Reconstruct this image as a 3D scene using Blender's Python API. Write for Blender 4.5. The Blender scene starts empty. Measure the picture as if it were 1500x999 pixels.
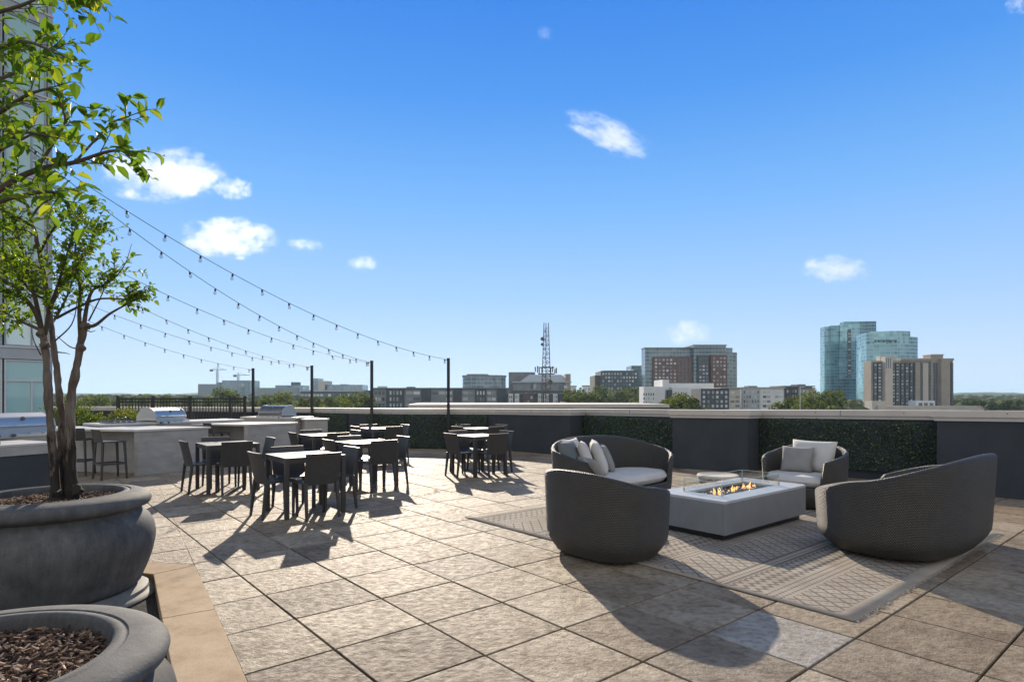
import bpy, bmesh, math, random
from mathutils import Vector, Matrix, noise as mnoise

R = math.radians
PI = math.pi
sc = bpy.context.scene
COL = sc.collection

# ------------------------------------------------------------------ camera, sky, sun, exposure
cam_d = bpy.data.cameras.new("camera")
cam = bpy.data.objects.new("camera", cam_d)
COL.objects.link(cam)
EYE = 1.45
FPX, CX, HY = 880.0, 750.0, 580.0        # focal length, principal column and horizon row measured in the photo
cam.location = (0, 0, EYE)
cam.rotation_euler = (R(90), 0, 0)
cam_d.sensor_width = 36
cam_d.lens = FPX / 1500 * 36
cam_d.shift_y = (HY - 499.5) / 1500
cam_d.clip_start = 0.05
cam_d.clip_end = 30000
sc.camera = cam

SUN_AZ, SUN_EL = -12.5, 22.5             # azimuth from +Y (clockwise positive), elevation
world = bpy.data.worlds.new("World")
sc.world = world
world.use_nodes = True
wn = world.node_tree
for n in list(wn.nodes):
    wn.nodes.remove(n)
sky = wn.nodes.new("ShaderNodeTexSky")
sky.sky_type = 'NISHITA'
sky.sun_disc = False
sky.sun_elevation = R(SUN_EL)
sky.sun_rotation = R(SUN_AZ)
sky.air_density = 1.0
sky.dust_density = 0.0
sky.ozone_density = 3.0
sky.altitude = 200
bg = wn.nodes.new("ShaderNodeBackground")
bg.inputs[1].default_value = 0.12
wo = wn.nodes.new("ShaderNodeOutputWorld")
# clear autumn air: the Nishita sky blended with a measured clear-day gradient over elevation, its unseen top greyed for neutral fill
w_tc = wn.nodes.new("ShaderNodeTexCoord")
w_sep = wn.nodes.new("ShaderNodeSeparateXYZ")
wn.links.new(w_tc.outputs['Generated'], w_sep.inputs[0])
w_r = wn.nodes.new("ShaderNodeValToRGB")
_el = w_r.color_ramp.elements
_stops = [(0.0, (.62, .75, .97)), (.05, (.55, .70, .97)), (.16, (.36, .585, .96)), (.30, (.18, .455, .93)), (.44, (.065, .305, .86)), (.56, (.028, .225, .80)), (.70, (.10, .22, .52)), (1.0, (.14, .22, .40))]
while len(_el) < len(_stops): _el.new(.5)
for _e, (_p, _c) in zip(_el, _stops):
    _e.position = _p; _e.color = (*_c, 1)
wn.links.new(w_sep.outputs[2], w_r.inputs[0])
w_s = wn.nodes.new("ShaderNodeVectorMath"); w_s.operation = 'SCALE'; w_s.inputs['Scale'].default_value = 6.2
wn.links.new(w_r.outputs[0], w_s.inputs[0])
w_m = wn.nodes.new("ShaderNodeMix"); w_m.data_type = 'RGBA'; w_m.inputs[0].default_value = .90
wn.links.new(sky.outputs[0], w_m.inputs[6]); wn.links.new(w_s.outputs[0], w_m.inputs[7])
# added fill light: pale neutral veil over the unseen sky behind the camera
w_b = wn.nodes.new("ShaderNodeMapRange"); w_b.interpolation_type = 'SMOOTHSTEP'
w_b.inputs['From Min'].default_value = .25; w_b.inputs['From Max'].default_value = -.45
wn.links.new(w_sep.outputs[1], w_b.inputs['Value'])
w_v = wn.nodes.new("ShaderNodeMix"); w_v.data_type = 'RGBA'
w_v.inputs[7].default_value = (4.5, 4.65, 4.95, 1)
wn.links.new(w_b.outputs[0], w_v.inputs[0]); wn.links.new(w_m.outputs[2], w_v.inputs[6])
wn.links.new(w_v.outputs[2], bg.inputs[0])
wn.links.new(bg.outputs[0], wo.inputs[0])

sun_d = bpy.data.lights.new("sun", 'SUN')
sun_d.energy = 4.9
sun_d.angle = R(0.55)
sun_d.color = (1.0, 0.87, 0.70)
sun = bpy.data.objects.new("sun", sun_d)
COL.objects.link(sun)
_sd = Vector((math.sin(R(SUN_AZ)) * math.cos(R(SUN_EL)), math.cos(R(SUN_AZ)) * math.cos(R(SUN_EL)), math.sin(R(SUN_EL))))
sun.rotation_euler = _sd.to_track_quat('Z', 'Y').to_euler()
sun.location = _sd * 60

sc.view_settings.view_transform = 'Standard'
sc.view_settings.look = 'None'
sc.view_settings.exposure = 0.5
sc.view_settings.gamma = 1.0
sc.view_settings.use_curve_mapping = False
sc.render.engine = 'CYCLES'
sc.cycles.use_denoising = True
sc.cycles.max_bounces = 8
sc.cycles.diffuse_bounces = 4
sc.cycles.transparent_max_bounces = 12
sc.cycles.volume_bounces = 6
sc.cycles.sample_clamp_indirect = 6

# ------------------------------------------------------------------ object helpers
def at(px, py, Y):
    """world point seen at photo pixel (px, py) at distance Y"""
    return Vector(((px - CX) / FPX * Y, Y, EYE - (py - HY) / FPX * Y))

def gnd(px, py, z=0.0):
    Y = FPX * (EYE - z) / (py - HY)
    return Vector(((px - CX) / FPX * Y, Y, z))

def tag(o, label=None, cat=None, group=None, kind=None):
    if label: o["label"] = label
    if cat: o["category"] = cat
    if group: o["group"] = group
    if kind: o["kind"] = kind
    return o

def thing(name, label, cat, loc=(0, 0, 0), rotz=0.0, group=None, kind=None):
    o = bpy.data.objects.new(name, None)
    o.empty_display_size = 0.1
    COL.objects.link(o)
    o.location = loc
    o.rotation_euler = (0, 0, rotz)
    return tag(o, label, cat, group, kind)

def kids(o):
    return list(o.children)

def copy_tree(o, parent=None):
    c = o.copy()
    COL.objects.link(c)
    if parent is not None:
        c.parent = parent
    for ch in kids(o):
        copy_tree(ch, c)
    return c

def place_copy(proto, loc, rotz, label=None):
    c = copy_tree(proto)
    c.location = loc
    c.rotation_euler = (0, 0, rotz)
    if label: c["label"] = label
    return c

class MB:
    """collects geometry and links it as ONE mesh object"""
    def __init__(self):
        self.v, self.f, self.uv, self.attr = [], [], None, None
    def add(self, vs, fs):
        b = len(self.v)
        self.v += [tuple(p) for p in vs]
        self.f += [tuple(i + b for i in f) for f in fs]
        return b
    def box(self, c, s, rz=0.0, M=None):
        x, y, z = s[0] / 2, s[1] / 2, s[2] / 2
        vs = [Vector(p) for p in ((-x,-y,-z),(x,-y,-z),(x,y,-z),(-x,y,-z),(-x,-y,z),(x,-y,z),(x,y,z),(-x,y,z))]
        if M is None: M = Matrix.Rotation(rz, 3, 'Z')
        vs = [M @ p + Vector(c) for p in vs]
        self.add(vs, [(0,3,2,1),(4,5,6,7),(0,1,5,4),(1,2,6,5),(2,3,7,6),(3,0,4,7)])
        return self
    def span(self, x0, x1, y0, y1, z0, z1):
        return self.box(((x0+x1)/2, (y0+y1)/2, (z0+z1)/2), (abs(x1-x0), abs(y1-y0), abs(z1-z0)))
    def prism(self, poly, z0, z1):
        n = len(poly)
        a = sum(poly[i][0]*poly[(i+1)%n][1]-poly[(i+1)%n][0]*poly[i][1] for i in range(n))
        if a < 0: poly = poly[::-1]
        vs = [(p[0], p[1], z0) for p in poly] + [(p[0], p[1], z1) for p in poly]
        fs = [tuple(range(n-1, -1, -1)), tuple(range(n, 2*n))]
        fs += [(i, (i+1)%n, n+(i+1)%n, n+i) for i in range(n)]
        self.add(vs, fs)
        return self
    def tube(self, pts, rad, sides=8, cap=True):
        pts = [Vector(p) for p in pts]
        if not hasattr(rad, '__len__'): rad = [rad]*len(pts)
        rings, prev = [], None
        for i, p in enumerate(pts):
            t = (pts[min(i+1, len(pts)-1)] - pts[max(i-1, 0)])
            if t.length < 1e-9: t = Vector((0,0,1))
            t.normalize()
            if prev is None:
                ref = Vector((0,0,1)) if abs(t.z) < .9 else Vector((1,0,0))
                n = t.cross(ref).normalized()
            else:
                n = (prev - t*prev.dot(t))
                n = n.normalized() if n.length > 1e-6 else t.orthogonal().normalized()
            prev = n
            b = t.cross(n)
            rings.append([p + (n*math.cos(2*PI*k/sides) + b*math.sin(2*PI*k/sides))*rad[i] for k in range(sides)])
        vs = [q for r in rings for q in r]
        fs = []
        for i in range(len(rings)-1):
            for k in range(sides):
                a, c = i*sides+k, i*sides+(k+1)%sides
                fs.append((a, c, c+sides, a+sides))
        if cap:
            fs.append(tuple(range(sides-1, -1, -1)))
            m = (len(rings)-1)*sides
            fs.append(tuple(range(m, m+sides)))
        self.add(vs, fs)
        return self
    def lathe(self, prof, segs=48, c=(0,0,0), close=False):
        vs, fs = [], []
        for (r, z) in prof:
            for k in range(segs):
                a = 2*PI*k/segs
                vs.append((c[0]+r*math.cos(a), c[1]+r*math.sin(a), c[2]+z))
        n = len(prof)
        for i in range(n-1 + (1 if close else 0)):
            for k in range(segs):
                a, b = i*segs+k, i*segs+(k+1)%segs
                j = ((i+1) % n)*segs
                fs.append((a, b, j+(k+1)%segs, j+k))
        if not close:
            fs.append(tuple(range(segs-1, -1, -1)))
            fs.append(tuple((n-1)*segs+k for k in range(segs)))
        self.add(vs, fs)
        return self
    def build(self, name, mat, parent=None, bevel=0.0, segs=2, smooth=False, ang=35, loc=None):
        me = bpy.data.meshes.new(name)
        me.from_pydata(self.v, [], self.f)
        if bevel > 0:
            bm = bmesh.new(); bm.from_mesh(me)
            bmesh.ops.recalc_face_normals(bm, faces=bm.faces)
            es = [e for e in bm.edges if len(e.link_faces) == 2 and e.calc_face_angle(0) > R(ang)]
            bmesh.ops.bevel(bm, geom=es, offset=bevel, segments=segs, profile=.6, affect='EDGES', clamp_overlap=True)
            bm.to_mesh(me); bm.free()
        if smooth:
            for p in me.polygons: p.use_smooth = True
            try: me.set_sharp_from_angle(angle=R(50))
            except Exception: pass
        if mat: me.materials.append(mat)
        me.update()
        o = bpy.data.objects.new(name, me)
        COL.objects.link(o)
        if parent is not None: o.parent = parent
        if loc is not None: o.location = loc
        return o

def smooth_path(pts, n=5):
    pts = [Vector(p) for p in pts]
    if len(pts) < 3: return [pts[0].lerp(pts[-1], i/n) for i in range(n+1)]
    out = []
    P = [pts[0]*2-pts[1]] + pts + [pts[-1]*2-pts[-2]]
    for i in range(1, len(P)-2):
        a, b, c, d = P[i-1], P[i], P[i+1], P[i+2]
        for k in range(n):
            t = k/n
            out.append(.5*((2*b)+(c-a)*t+(2*a-5*b+4*c-d)*t*t+(3*b-a-3*c+d)*t**3))
    out.append(pts[-1])
    return out

# ------------------------------------------------------------------ node helpers
class E:
    """math on node sockets"""
    def __init__(s, nt, v): s.nt, s.v = nt, v
    def _op(s, op, *o):
        n = s.nt.nodes.new("ShaderNodeMath"); n.operation = op
        for i, a in enumerate((s,) + o):
            a = a.v if isinstance(a, E) else a
            if isinstance(a, (int, float)): n.inputs[i].default_value = a
            else: s.nt.links.new(a, n.inputs[i])
        return E(s.nt, n.outputs[0])
    def __add__(s, o): return s._op('ADD', o)
    def __sub__(s, o): return s._op('SUBTRACT', o)
    def __mul__(s, o): return s._op('MULTIPLY', o)
    def __truediv__(s, o): return s._op('DIVIDE', o)
    def fract(s): return s._op('FRACT')
    def abs(s): return s._op('ABSOLUTE')
    def floor(s): return s._op('FLOOR')
    def sin(s): return s._op('SINE')
    def lt(s, o): return s._op('LESS_THAN', o)
    def gt(s, o): return s._op('GREATER_THAN', o)
    def max(s, o): return s._op('MAXIMUM', o)
    def min(s, o): return s._op('MINIMUM', o)

def newmat(name):
    m = bpy.data.materials.new(name)
    m.use_nodes = True
    nt = m.node_tree
    p = nt.nodes["Principled BSDF"]
    return m, nt, p

def tex_coord(nt, kind='Object', scale=None):
    tc = nt.nodes.new("ShaderNodeTexCoord")
    s = tc.outputs[kind]
    if scale is not None:
        mp = nt.nodes.new("ShaderNodeMapping")
        mp.inputs['Scale'].default_value = scale if hasattr(scale, '__len__') else (scale,)*3
        nt.links.new(s, mp.inputs['Vector'])
        s = mp.outputs[0]
    return s

def xyz(nt, sock):
    n = nt.nodes.new("ShaderNodeSeparateXYZ")
    nt.links.new(sock, n.inputs[0])
    return [E(nt, o) for o in n.outputs]

def noise(nt, vec, scale, detail=4, rough=.55):
    n = nt.nodes.new("ShaderNodeTexNoise")
    n.inputs['Scale'].default_value = scale
    n.inputs['Detail'].default_value = detail
    n.inputs['Roughness'].default_value = rough
    if vec is not None: nt.links.new(vec, n.inputs['Vector'])
    return n.outputs['Fac']

def ramp(nt, fac, stops):
    n = nt.nodes.new("ShaderNodeValToRGB")
    el = n.color_ramp.elements
    while len(el) < len(stops): el.new(.5)
    for e, (p, c) in zip(el, stops):
        e.position = p
        e.color = (*c, 1) if hasattr(c, '__len__') else (c, c, c, 1)
    nt.links.new(fac.v if isinstance(fac, E) else fac, n.inputs[0])
    return n.outputs[0]

def mix(nt, fac, a, b, mode='MIX'):
    n = nt.nodes.new("ShaderNodeMix"); n.data_type = 'RGBA'; n.blend_type = mode
    for i, s in ((0, fac), (6, a), (7, b)):
        s = s.v if isinstance(s, E) else s
        if isinstance(s, (int, float)): n.inputs[i].default_value = s
        elif hasattr(s, '__len__'): n.inputs[i].default_value = (*s, 1)
        else: nt.links.new(s, n.inputs[i])
    return n.outputs[2]

def bump(nt, p, h, strength=.3, dist=.01):
    n = nt.nodes.new("ShaderNodeBump")
    n.inputs['Strength'].default_value = strength
    n.inputs['Distance'].default_value = dist
    nt.links.new(h.v if isinstance(h, E) else h, n.inputs['Height'])
    nt.links.new(n.outputs[0], p.inputs['Normal'])
    return n

def pmat(name, c1, c2=None, rough=.6, scale=6, detail=5, bmp=0, bscale=60, bdist=.004, metal=0, spec=.5, rvar=0, stretch=(1,1,1)):
    m, nt, p = newmat(name)
    c2 = c2 or tuple(x*.8 for x in c1)
    co = tex_coord(nt, 'Object', stretch)
    f = noise(nt, co, scale, detail)
    col = ramp(nt, f, [(.32, c2), (.68, c1)])
    nt.links.new(col, p.inputs['Base Color'])
    p.inputs['Roughness'].default_value = rough
    p.inputs['Metallic'].default_value = metal
    p.inputs['Specular IOR Level'].default_value = spec
    if rvar:
        rr = ramp(nt, noise(nt, co, scale*2.3, 3), [(.3, rough-rvar), (.7, rough+rvar)])
        nt.links.new(rr, p.inputs['Roughness'])
    if bmp:
        bump(nt, p, noise(nt, co, bscale, 4, .6), bmp, bdist)
    return m

def leafmat(name, ca, cb, cc, trans=.45, scale=3.0, rough=.45):
    """leaf: diffuse / glossy front and translucent body, colour varied leaf by leaf"""
    m, nt, p = newmat(name)
    out = nt.nodes["Material Output"]
    at_ = nt.nodes.new("ShaderNodeAttribute"); at_.attribute_name = "tone"
    col = ramp(nt, at_.outputs['Fac'], [(0, ca), (.55, cb), (1, cc)])
    nt.links.new(col, p.inputs['Base Color'])
    p.inputs['Roughness'].default_value = rough
    p.inputs['Specular IOR Level'].default_value = .35
    tr = nt.nodes.new("ShaderNodeBsdfTranslucent")
    bright = mix(nt, 1.0, col, (1.35, 1.5, .55), 'MULTIPLY')
    nt.links.new(bright, tr.inputs[0])
    ms = nt.nodes.new("ShaderNodeMixShader"); ms.inputs[0].default_value = trans
    nt.links.new(p.outputs[0], ms.inputs[1]); nt.links.new(tr.outputs[0], ms.inputs[2])
    nt.links.new(ms.outputs[0], out.inputs[0])
    return m

def set_tone(o, per_face):
    me = o.data
    a = me.attributes.new("tone", 'FLOAT', 'FACE')
    a.data.foreach_set('value', per_face)

# ------------------------------------------------------------------ materials
M = {}
# paving: cleft stone look, tone and offset per slab
def paving_mat():
    m, nt, p = newmat("paving_stone")
    a = nt.nodes.new("ShaderNodeAttribute"); a.attribute_name = "tone"
    tone = E(nt, a.outputs['Fac'])
    co = tex_coord(nt, 'Object')
    off = nt.nodes.new("ShaderNodeVectorMath"); off.operation = 'ADD'
    cmb = nt.nodes.new("ShaderNodeCombineXYZ")
    nt.links.new((tone*37.0).v, cmb.inputs[2]); nt.links.new((tone*11.0).v, cmb.inputs[0])
    nt.links.new(co, off.inputs[0]); nt.links.new(cmb.outputs[0], off.inputs[1])
    v = off.outputs[0]
    mp = nt.nodes.new("ShaderNodeMapping")
    rc = nt.nodes.new("ShaderNodeCombineXYZ"); nt.links.new((tone*61.0).v, rc.inputs[2])
    nt.links.new(rc.outputs[0], mp.inputs['Rotation'])
    mp.inputs['Scale'].default_value = (1, 1.3, 1)
    nt.links.new(v, mp.inputs[0])
    vs = mp.outputs[0]
    cleft = noise(nt, vs, 17, 7, .68)
    fine = noise(nt, v, 120, 3, .6)
    broad = noise(nt, v, 3.2, 4, .6)
    base = ramp(nt, tone, [(0, (.17,.122,.083)), (.07, (.22,.165,.115)), (.1, (.27,.21,.145)), (.35, (.37,.30,.215)), (.5, (.29,.24,.18)), (.7, (.39,.32,.235)), (.93, (.44,.37,.28)), (1, (.41,.38,.345))])
    dirt = ramp(nt, broad, [(.3, (.62,.57,.50)), (.55, (.95,.95,.94)), (.75, (1.08,1.07,1.05))])
    c = mix(nt, 1.0, base, dirt, 'MULTIPLY')
    blot = noise(nt, v, 7.5, 3, .5)
    c = mix(nt, .7, c, ramp(nt, blot, [(.30, (.62,.57,.52)), (.42, (1,1,1))]), 'MULTIPLY')
    sp = noise(nt, v, 260, 2, .6)
    c = mix(nt, .5, c, ramp(nt, sp, [(.35, (.66,.63,.6)), (.6, (1.08,1.07,1.06))]), 'MULTIPLY')
    c = mix(nt, .8, c, ramp(nt, cleft, [(.33, (.5,.44,.37)), (.52, (.95,.94,.92)), (.72, (1.12,1.1,1.06))]), 'MULTIPLY')
    nt.links.new(c, p.inputs['Base Color'])
    nt.links.new(ramp(nt, cleft, [(.3, .78), (.7, .52)]), p.inputs['Roughness'])
    p.inputs['Specular IOR Level'].default_value = .36
    h = E(nt, cleft)*1.0 + E(nt, fine)*.14
    bump(nt, p, h, .9, .023)
    return m
M['paving'] = paving_mat()
M['gap'] = pmat("dark_joint_base", (.03,.028,.025), rough=.95)  # near-black colour of the base sheet and the coping joint strips
M['soil'] = pmat("dark_bed_gravel", (.05,.045,.04), (.012,.011,.01), rough=.95, scale=40, bmp=.8, bscale=60, bdist=.02)
M['kerb'] = pmat("tan_concrete", (.50,.375,.245), (.40,.295,.19), rough=.9, scale=5, detail=9, bmp=.4, bscale=170, bdist=.003, spec=.2)
M['planter'] = pmat("grey_cast_stone", (.12,.117,.112), (.066,.066,.066), rough=.80, scale=5, detail=9, bmp=.35, bscale=110, bdist=.003, rvar=.08, spec=.25)
M['saucer'] = pmat("weathered_saucer", (.26,.24,.21), (.15,.14,.125), rough=.7, scale=6, bmp=.2)
def planter_mat():
    m, nt, p = newmat("grey_cast_stone")
    co = tex_coord(nt, 'Object')
    c = ramp(nt, noise(nt, co, 4, 9, .65), [(.3, (.062,.063,.064)), (.5, (.105,.104,.101)), (.72, (.15,.147,.14))])
    run = noise(nt, tex_coord(nt, 'Object', (7,7,.6)), 3, 6, .65)
    c = mix(nt, .55, c, ramp(nt, run, [(.36, (.72,.71,.70)), (.55, (1,1,1)), (.70, (1.45,1.42,1.36))]), 'MULTIPLY')
    c = mix(nt, .5, c, ramp(nt, noise(nt, co, 130, 3, .6), [(.3, (.62,.62,.62)), (.5, (1,1,1)), (.75, (1.2,1.2,1.2))]), 'MULTIPLY')
    nt.links.new(c, p.inputs['Base Color']); p.inputs['Roughness'].default_value = .78; p.inputs['Specular IOR Level'].default_value = .25
    bump(nt, p, E(nt, noise(nt, co, 120, 4, .6)) + E(nt, noise(nt, co, 14, 4, .6)), .4, .004)
    return m
M['planter'] = planter_mat()
def kerb_mat():
    m, nt, p = newmat("tan_concrete")
    co = tex_coord(nt, 'Object')
    c = ramp(nt, noise(nt, co, 5, 9, .65), [(.3, (.37,.265,.165)), (.5, (.47,.35,.225)), (.72, (.53,.405,.27))])
    c = mix(nt, .6, c, ramp(nt, noise(nt, co, 240, 2, .6), [(.32, (.55,.52,.48)), (.5, (1,1,1))]), 'MULTIPLY')
    vr = nt.nodes.new("ShaderNodeTexVoronoi"); vr.inputs['Scale'].default_value = 9; nt.links.new(co, vr.inputs['Vector'])
    c = mix(nt, E(nt, vr.outputs['Distance']).lt(.035)*.6, c, (.10,.075,.05))
    nt.links.new(c, p.inputs['Base Color']); p.inputs['Roughness'].default_value = .9; p.inputs['Specular IOR Level'].default_value = .2
    bump(nt, p, E(nt, noise(nt, co, 180, 4, .6)) + E(nt, noise(nt, co, 20, 4, .6)), .5, .005)
    return m
M['kerb'] = kerb_mat()
M['mulch'] = pmat("bark_mulch", (.16,.10,.065), (.05,.03,.02), rough=.9, scale=30, bmp=.8, bscale=60, bdist=.015)
M['stucco'] = pmat("charcoal_stucco", (.062,.069,.078), (.048,.054,.062), rough=.9, scale=2.5, bmp=.5, bscale=140, bdist=.004, spec=.25)
M['coping'] = pmat("painted_coping", (.62,.565,.495), (.55,.50,.44), rough=.6, scale=3, bmp=.08, bscale=60, bdist=.002)
M['lip'] = pmat("painted_coping_lip", (.60,.575,.54), (.54,.51,.48), rough=.55, scale=3)
M['chair'] = pmat("anthracite_resin", (.054,.053,.054), (.043,.042,.043), rough=.45, scale=20, spec=.5, bmp=.05, bscale=300, bdist=.001)
M['tabletop'] = pmat("anthracite_top", (.080,.078,.075), (.058,.056,.054), rough=.50, scale=7, spec=.32, rvar=.06)
M['blackmetal'] = pmat("black_powder_coat", (.022,.022,.024), (.016,.016,.018), rough=.45, scale=12)
M['cable'] = pmat("black_cable", (.03,.03,.03), rough=.6)
M['steel'] = pmat("brushed_steel", (.56,.55,.53), (.48,.47,.455), rough=.46, scale=3, metal=1.0, stretch=(1,1,30))
M['steel_dark'] = pmat("dark_steel", (.22,.22,.22), (.16,.16,.16), rough=.33, metal=.9, scale=4)
M['concrete'] = pmat("board_concrete_tile", (.40,.385,.36), (.30,.29,.27), rough=.65, scale=3.5, detail=8, bmp=.12, bscale=30, bdist=.003, stretch=(1,1,2.5))
M['counter'] = pmat("pale_stone_top", (.58,.55,.50), (.50,.475,.43), rough=.42, scale=5)
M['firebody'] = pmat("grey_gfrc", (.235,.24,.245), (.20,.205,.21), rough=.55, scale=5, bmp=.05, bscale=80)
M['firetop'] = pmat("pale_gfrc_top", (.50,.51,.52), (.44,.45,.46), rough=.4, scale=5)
M['cushion'] = pmat("pale_grey_fabric", (.60,.575,.54), (.52,.50,.47), rough=.9, scale=4, bmp=.3, bscale=350, bdist=.002, spec=.2)
M['pillow_grey'] = pmat("mid_grey_fabric", (.30,.29,.275), (.25,.24,.23), rough=.9, scale=5, bmp=.35, bscale=350, bdist=.002, spec=.2)
M['pillow_dark'] = pmat("slate_fabric", (.16,.18,.18), (.13,.145,.15), rough=.9, scale=5, bmp=.35, bscale=350, bdist=.002, spec=.2)
def bark_mat():
    m, nt, p = newmat("myrtle_bark")
    co = tex_coord(nt, 'Object', (1.5,1.5,.4))
    patch = noise(nt, co, 9, 8, .65)
    fib = noise(nt, tex_coord(nt, 'Object', (9,9,.7)), 8, 5, .6)
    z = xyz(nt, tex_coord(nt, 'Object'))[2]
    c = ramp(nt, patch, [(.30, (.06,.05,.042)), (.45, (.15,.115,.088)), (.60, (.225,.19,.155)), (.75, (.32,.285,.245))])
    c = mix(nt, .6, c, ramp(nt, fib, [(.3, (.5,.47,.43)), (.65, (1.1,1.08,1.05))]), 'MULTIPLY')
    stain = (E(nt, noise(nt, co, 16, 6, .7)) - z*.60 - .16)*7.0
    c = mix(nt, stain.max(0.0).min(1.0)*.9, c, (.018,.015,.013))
    nt.links.new(c, p.inputs['Base Color'])
    p.inputs['Roughness'].default_value = .85
    p.inputs['Specular IOR Level'].default_value = .2
    bump(nt, p, E(nt, patch)*.6 + E(nt, fib)*.6, .9, .014)
    return m
M['bark'] = bark_mat()
M['twig'] = pmat("twig_bark", (.13,.095,.065), (.07,.05,.035), rough=.85, scale=20, bmp=.3)
M['trunk'] = pmat("tree_bark", (.12,.09,.07), (.06,.045,.035), rough=.9, scale=3, bmp=.5, bscale=9, bdist=.05)
M['leaf'] = leafmat("myrtle_leaf", (.045,.095,.014), (.12,.185,.024), (.31,.30,.045), trans=.58)
M['boxwood'] = leafmat("hedge_leaf", (.030,.070,.034), (.080,.150,.064), (.18,.27,.11), trans=.15, rough=.5)
M['shrubleaf'] = leafmat("shrub_leaf", (.03,.07,.02), (.09,.13,.03), (.24,.22,.05), trans=.4)
M['treeleaf'] = leafmat("tree_leaf", (.05,.07,.022), (.115,.13,.038), (.22,.19,.06), trans=.4, rough=.85)
M['woods'] = pmat("woodland_canopy", (.17,.165,.06), (.055,.075,.035), rough=.9, scale=.09, detail=8, bmp=.9, bscale=.5, bdist=2.0, spec=.1)
M['citysoil'] = pmat("city_ground", (.14,.15,.10), (.07,.085,.055), rough=.95, scale=.01, detail=8)
M['emblem'] = pmat("emblem_metal", (.16,.16,.17), rough=.4, metal=.6)

def glass_sheet(name, tint=(.965,.985,.98)):
    m, nt, p = newmat(name)
    out = nt.nodes["Material Output"]
    nt.nodes.remove(p)
    tr = nt.nodes.new("ShaderNodeBsdfTransparent"); tr.inputs[0].default_value = (*tint, 1)
    gl = nt.nodes.new("ShaderNodeBsdfGlossy"); gl.inputs['Roughness'].default_value = .03
    lw = nt.nodes.new("ShaderNodeLayerWeight"); lw.inputs[0].default_value = .5
    fq = E(nt, lw.outputs['Facing'])._op('POWER', 4.0)*.45 + .07
    ms = nt.nodes.new("ShaderNodeMixShader")
    nt.links.new(fq.v, ms.inputs[0]); nt.links.new(tr.outputs[0], ms.inputs[1]); nt.links.new(gl.outputs[0], ms.inputs[2])
    nt.links.new(ms.outputs[0], out.inputs[0])
    return m
M['glass'] = glass_sheet("clear_glass")
M['bulb'] = glass_sheet("bulb_glass", (.80,.80,.78))

def flame_mat():
    m, nt, p = newmat("gas_flame")
    out = nt.nodes["Material Output"]; nt.nodes.remove(p)
    z = xyz(nt, tex_coord(nt, 'Generated'))[2]
    em = nt.nodes.new("ShaderNodeEmission"); em.inputs[1].default_value = 1.7
    nt.links.new(ramp(nt, z, [(0, (1,.30,.05)), (.5, (1,.48,.14)), (1, (1,.72,.36))]), em.inputs[0])
    tr = nt.nodes.new("ShaderNodeBsdfTransparent")
    ms = nt.nodes.new("ShaderNodeMixShader")
    nt.links.new(ramp(nt, z, [(0, .10), (.3, .60), (.7, .50), (1, .1)]), ms.inputs[0])
    nt.links.new(tr.outputs[0], ms.inputs[1]); nt.links.new(em.outputs[0], ms.inputs[2])
    nt.links.new(ms.outputs[0], out.inputs[0])
    return m
M['flame'] = flame_mat()

def wicker_mat():
    m, nt, p = newmat("woven_wicker")
    uv = nt.nodes.new("ShaderNodeUVMap"); uv.uv_map = "UVMap"
    x, y, _ = xyz(nt, uv.outputs[0])
    row = y/.0135
    wob = E(nt, noise(nt, uv.outputs[0], 22, 2))*.35
    col = x/.019 + wob
    par = (row.floor()*.5).fract()           # 0 or .5 for alternate rows
    u = (col + par).fract()
    bulge = (u*PI).sin() * (row.fract()*PI).sin()
    n = noise(nt, uv.outputs[0], 9, 4)
    c = ramp(nt, bulge, [(0, (.016,.015,.013)), (.45, (.066,.062,.055)), (1, (.120,.112,.099))])
    c = mix(nt, .5, c, ramp(nt, n, [(.3, (.7,.7,.7)), (.7, (1.15,1.12,1.08))]), 'MULTIPLY')
    nt.links.new(c, p.inputs['Base Color'])
    p.inputs['Roughness'].default_value = .48
    bump(nt, p, bulge, .9, .006)
    return m
M['wicker'] = wicker_mat()

def rug_mat():
    m, nt, p = newmat("flatwoven_rug")
    co = tex_coord(nt, 'Object')
    x, y, _ = xyz(nt, co)
    t = (y/1.06).fract()
    # diamond lattice with dots
    a = (x/.125 + y/.165).fract(); b = (x/.125 - y/.165).fract()
    latt = (a - .5).abs().lt(.09).max((b - .5).abs().lt(.09))
    dots = ((a).sin()*0 + ((a - .0)*1.0)).abs().lt(.12) * (b.abs()).lt(.16)
    diamonds = latt.max(dots)
    # double lines and dashes
    lines = ((y/.053).fract() - .5).abs().lt(.20) * ((x/.045).fract()).lt(.62)
    solid = ((y/.11).fract() - .5).abs().lt(.13)
    # arrows
    chev = ((y/.10) + ((x/.085).fract() - .5).abs()*1.1).fract().lt(.42)
    is_d = t.lt(.44)
    is_l = t.gt(.44)*t.lt(.60)
    is_c = t.gt(.60)*t.lt(.86)
    is_s = t.gt(.86)
    pat = is_d*diamonds + is_l*lines + is_c*chev + is_s*solid.max(lines)
    inside = y.gt(.11)*y.lt(4.19)*x.gt(.05)*x.lt(3.75)
    pat = pat*inside
    n = noise(nt, co, 14, 5)
    wv = noise(nt, co, 160, 2)
    fac = pat*((E(nt, n)-.28)*1.9).max(.78)
    light = ramp(nt, wv, [(.3, (.29,.255,.215)), (.7, (.42,.37,.31))])
    worn = noise(nt, co, 2.2, 5, .6)
    light = mix(nt, 1.0, light, ramp(nt, worn, [(.3, (.72,.68,.64)), (.6, (1.05,1.04,1.02))]), 'MULTIPLY')
    c = mix(nt, fac.min(1.0)*.85, light, (.062,.054,.048))
    nt.links.new(c, p.inputs['Base Color'])
    p.inputs['Roughness'].default_value = .9
    p.inputs['Specular IOR Level'].default_value = .2
    bump(nt, p, E(nt, wv)*.6 - pat*.25, .5, .006)
    return m
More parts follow.
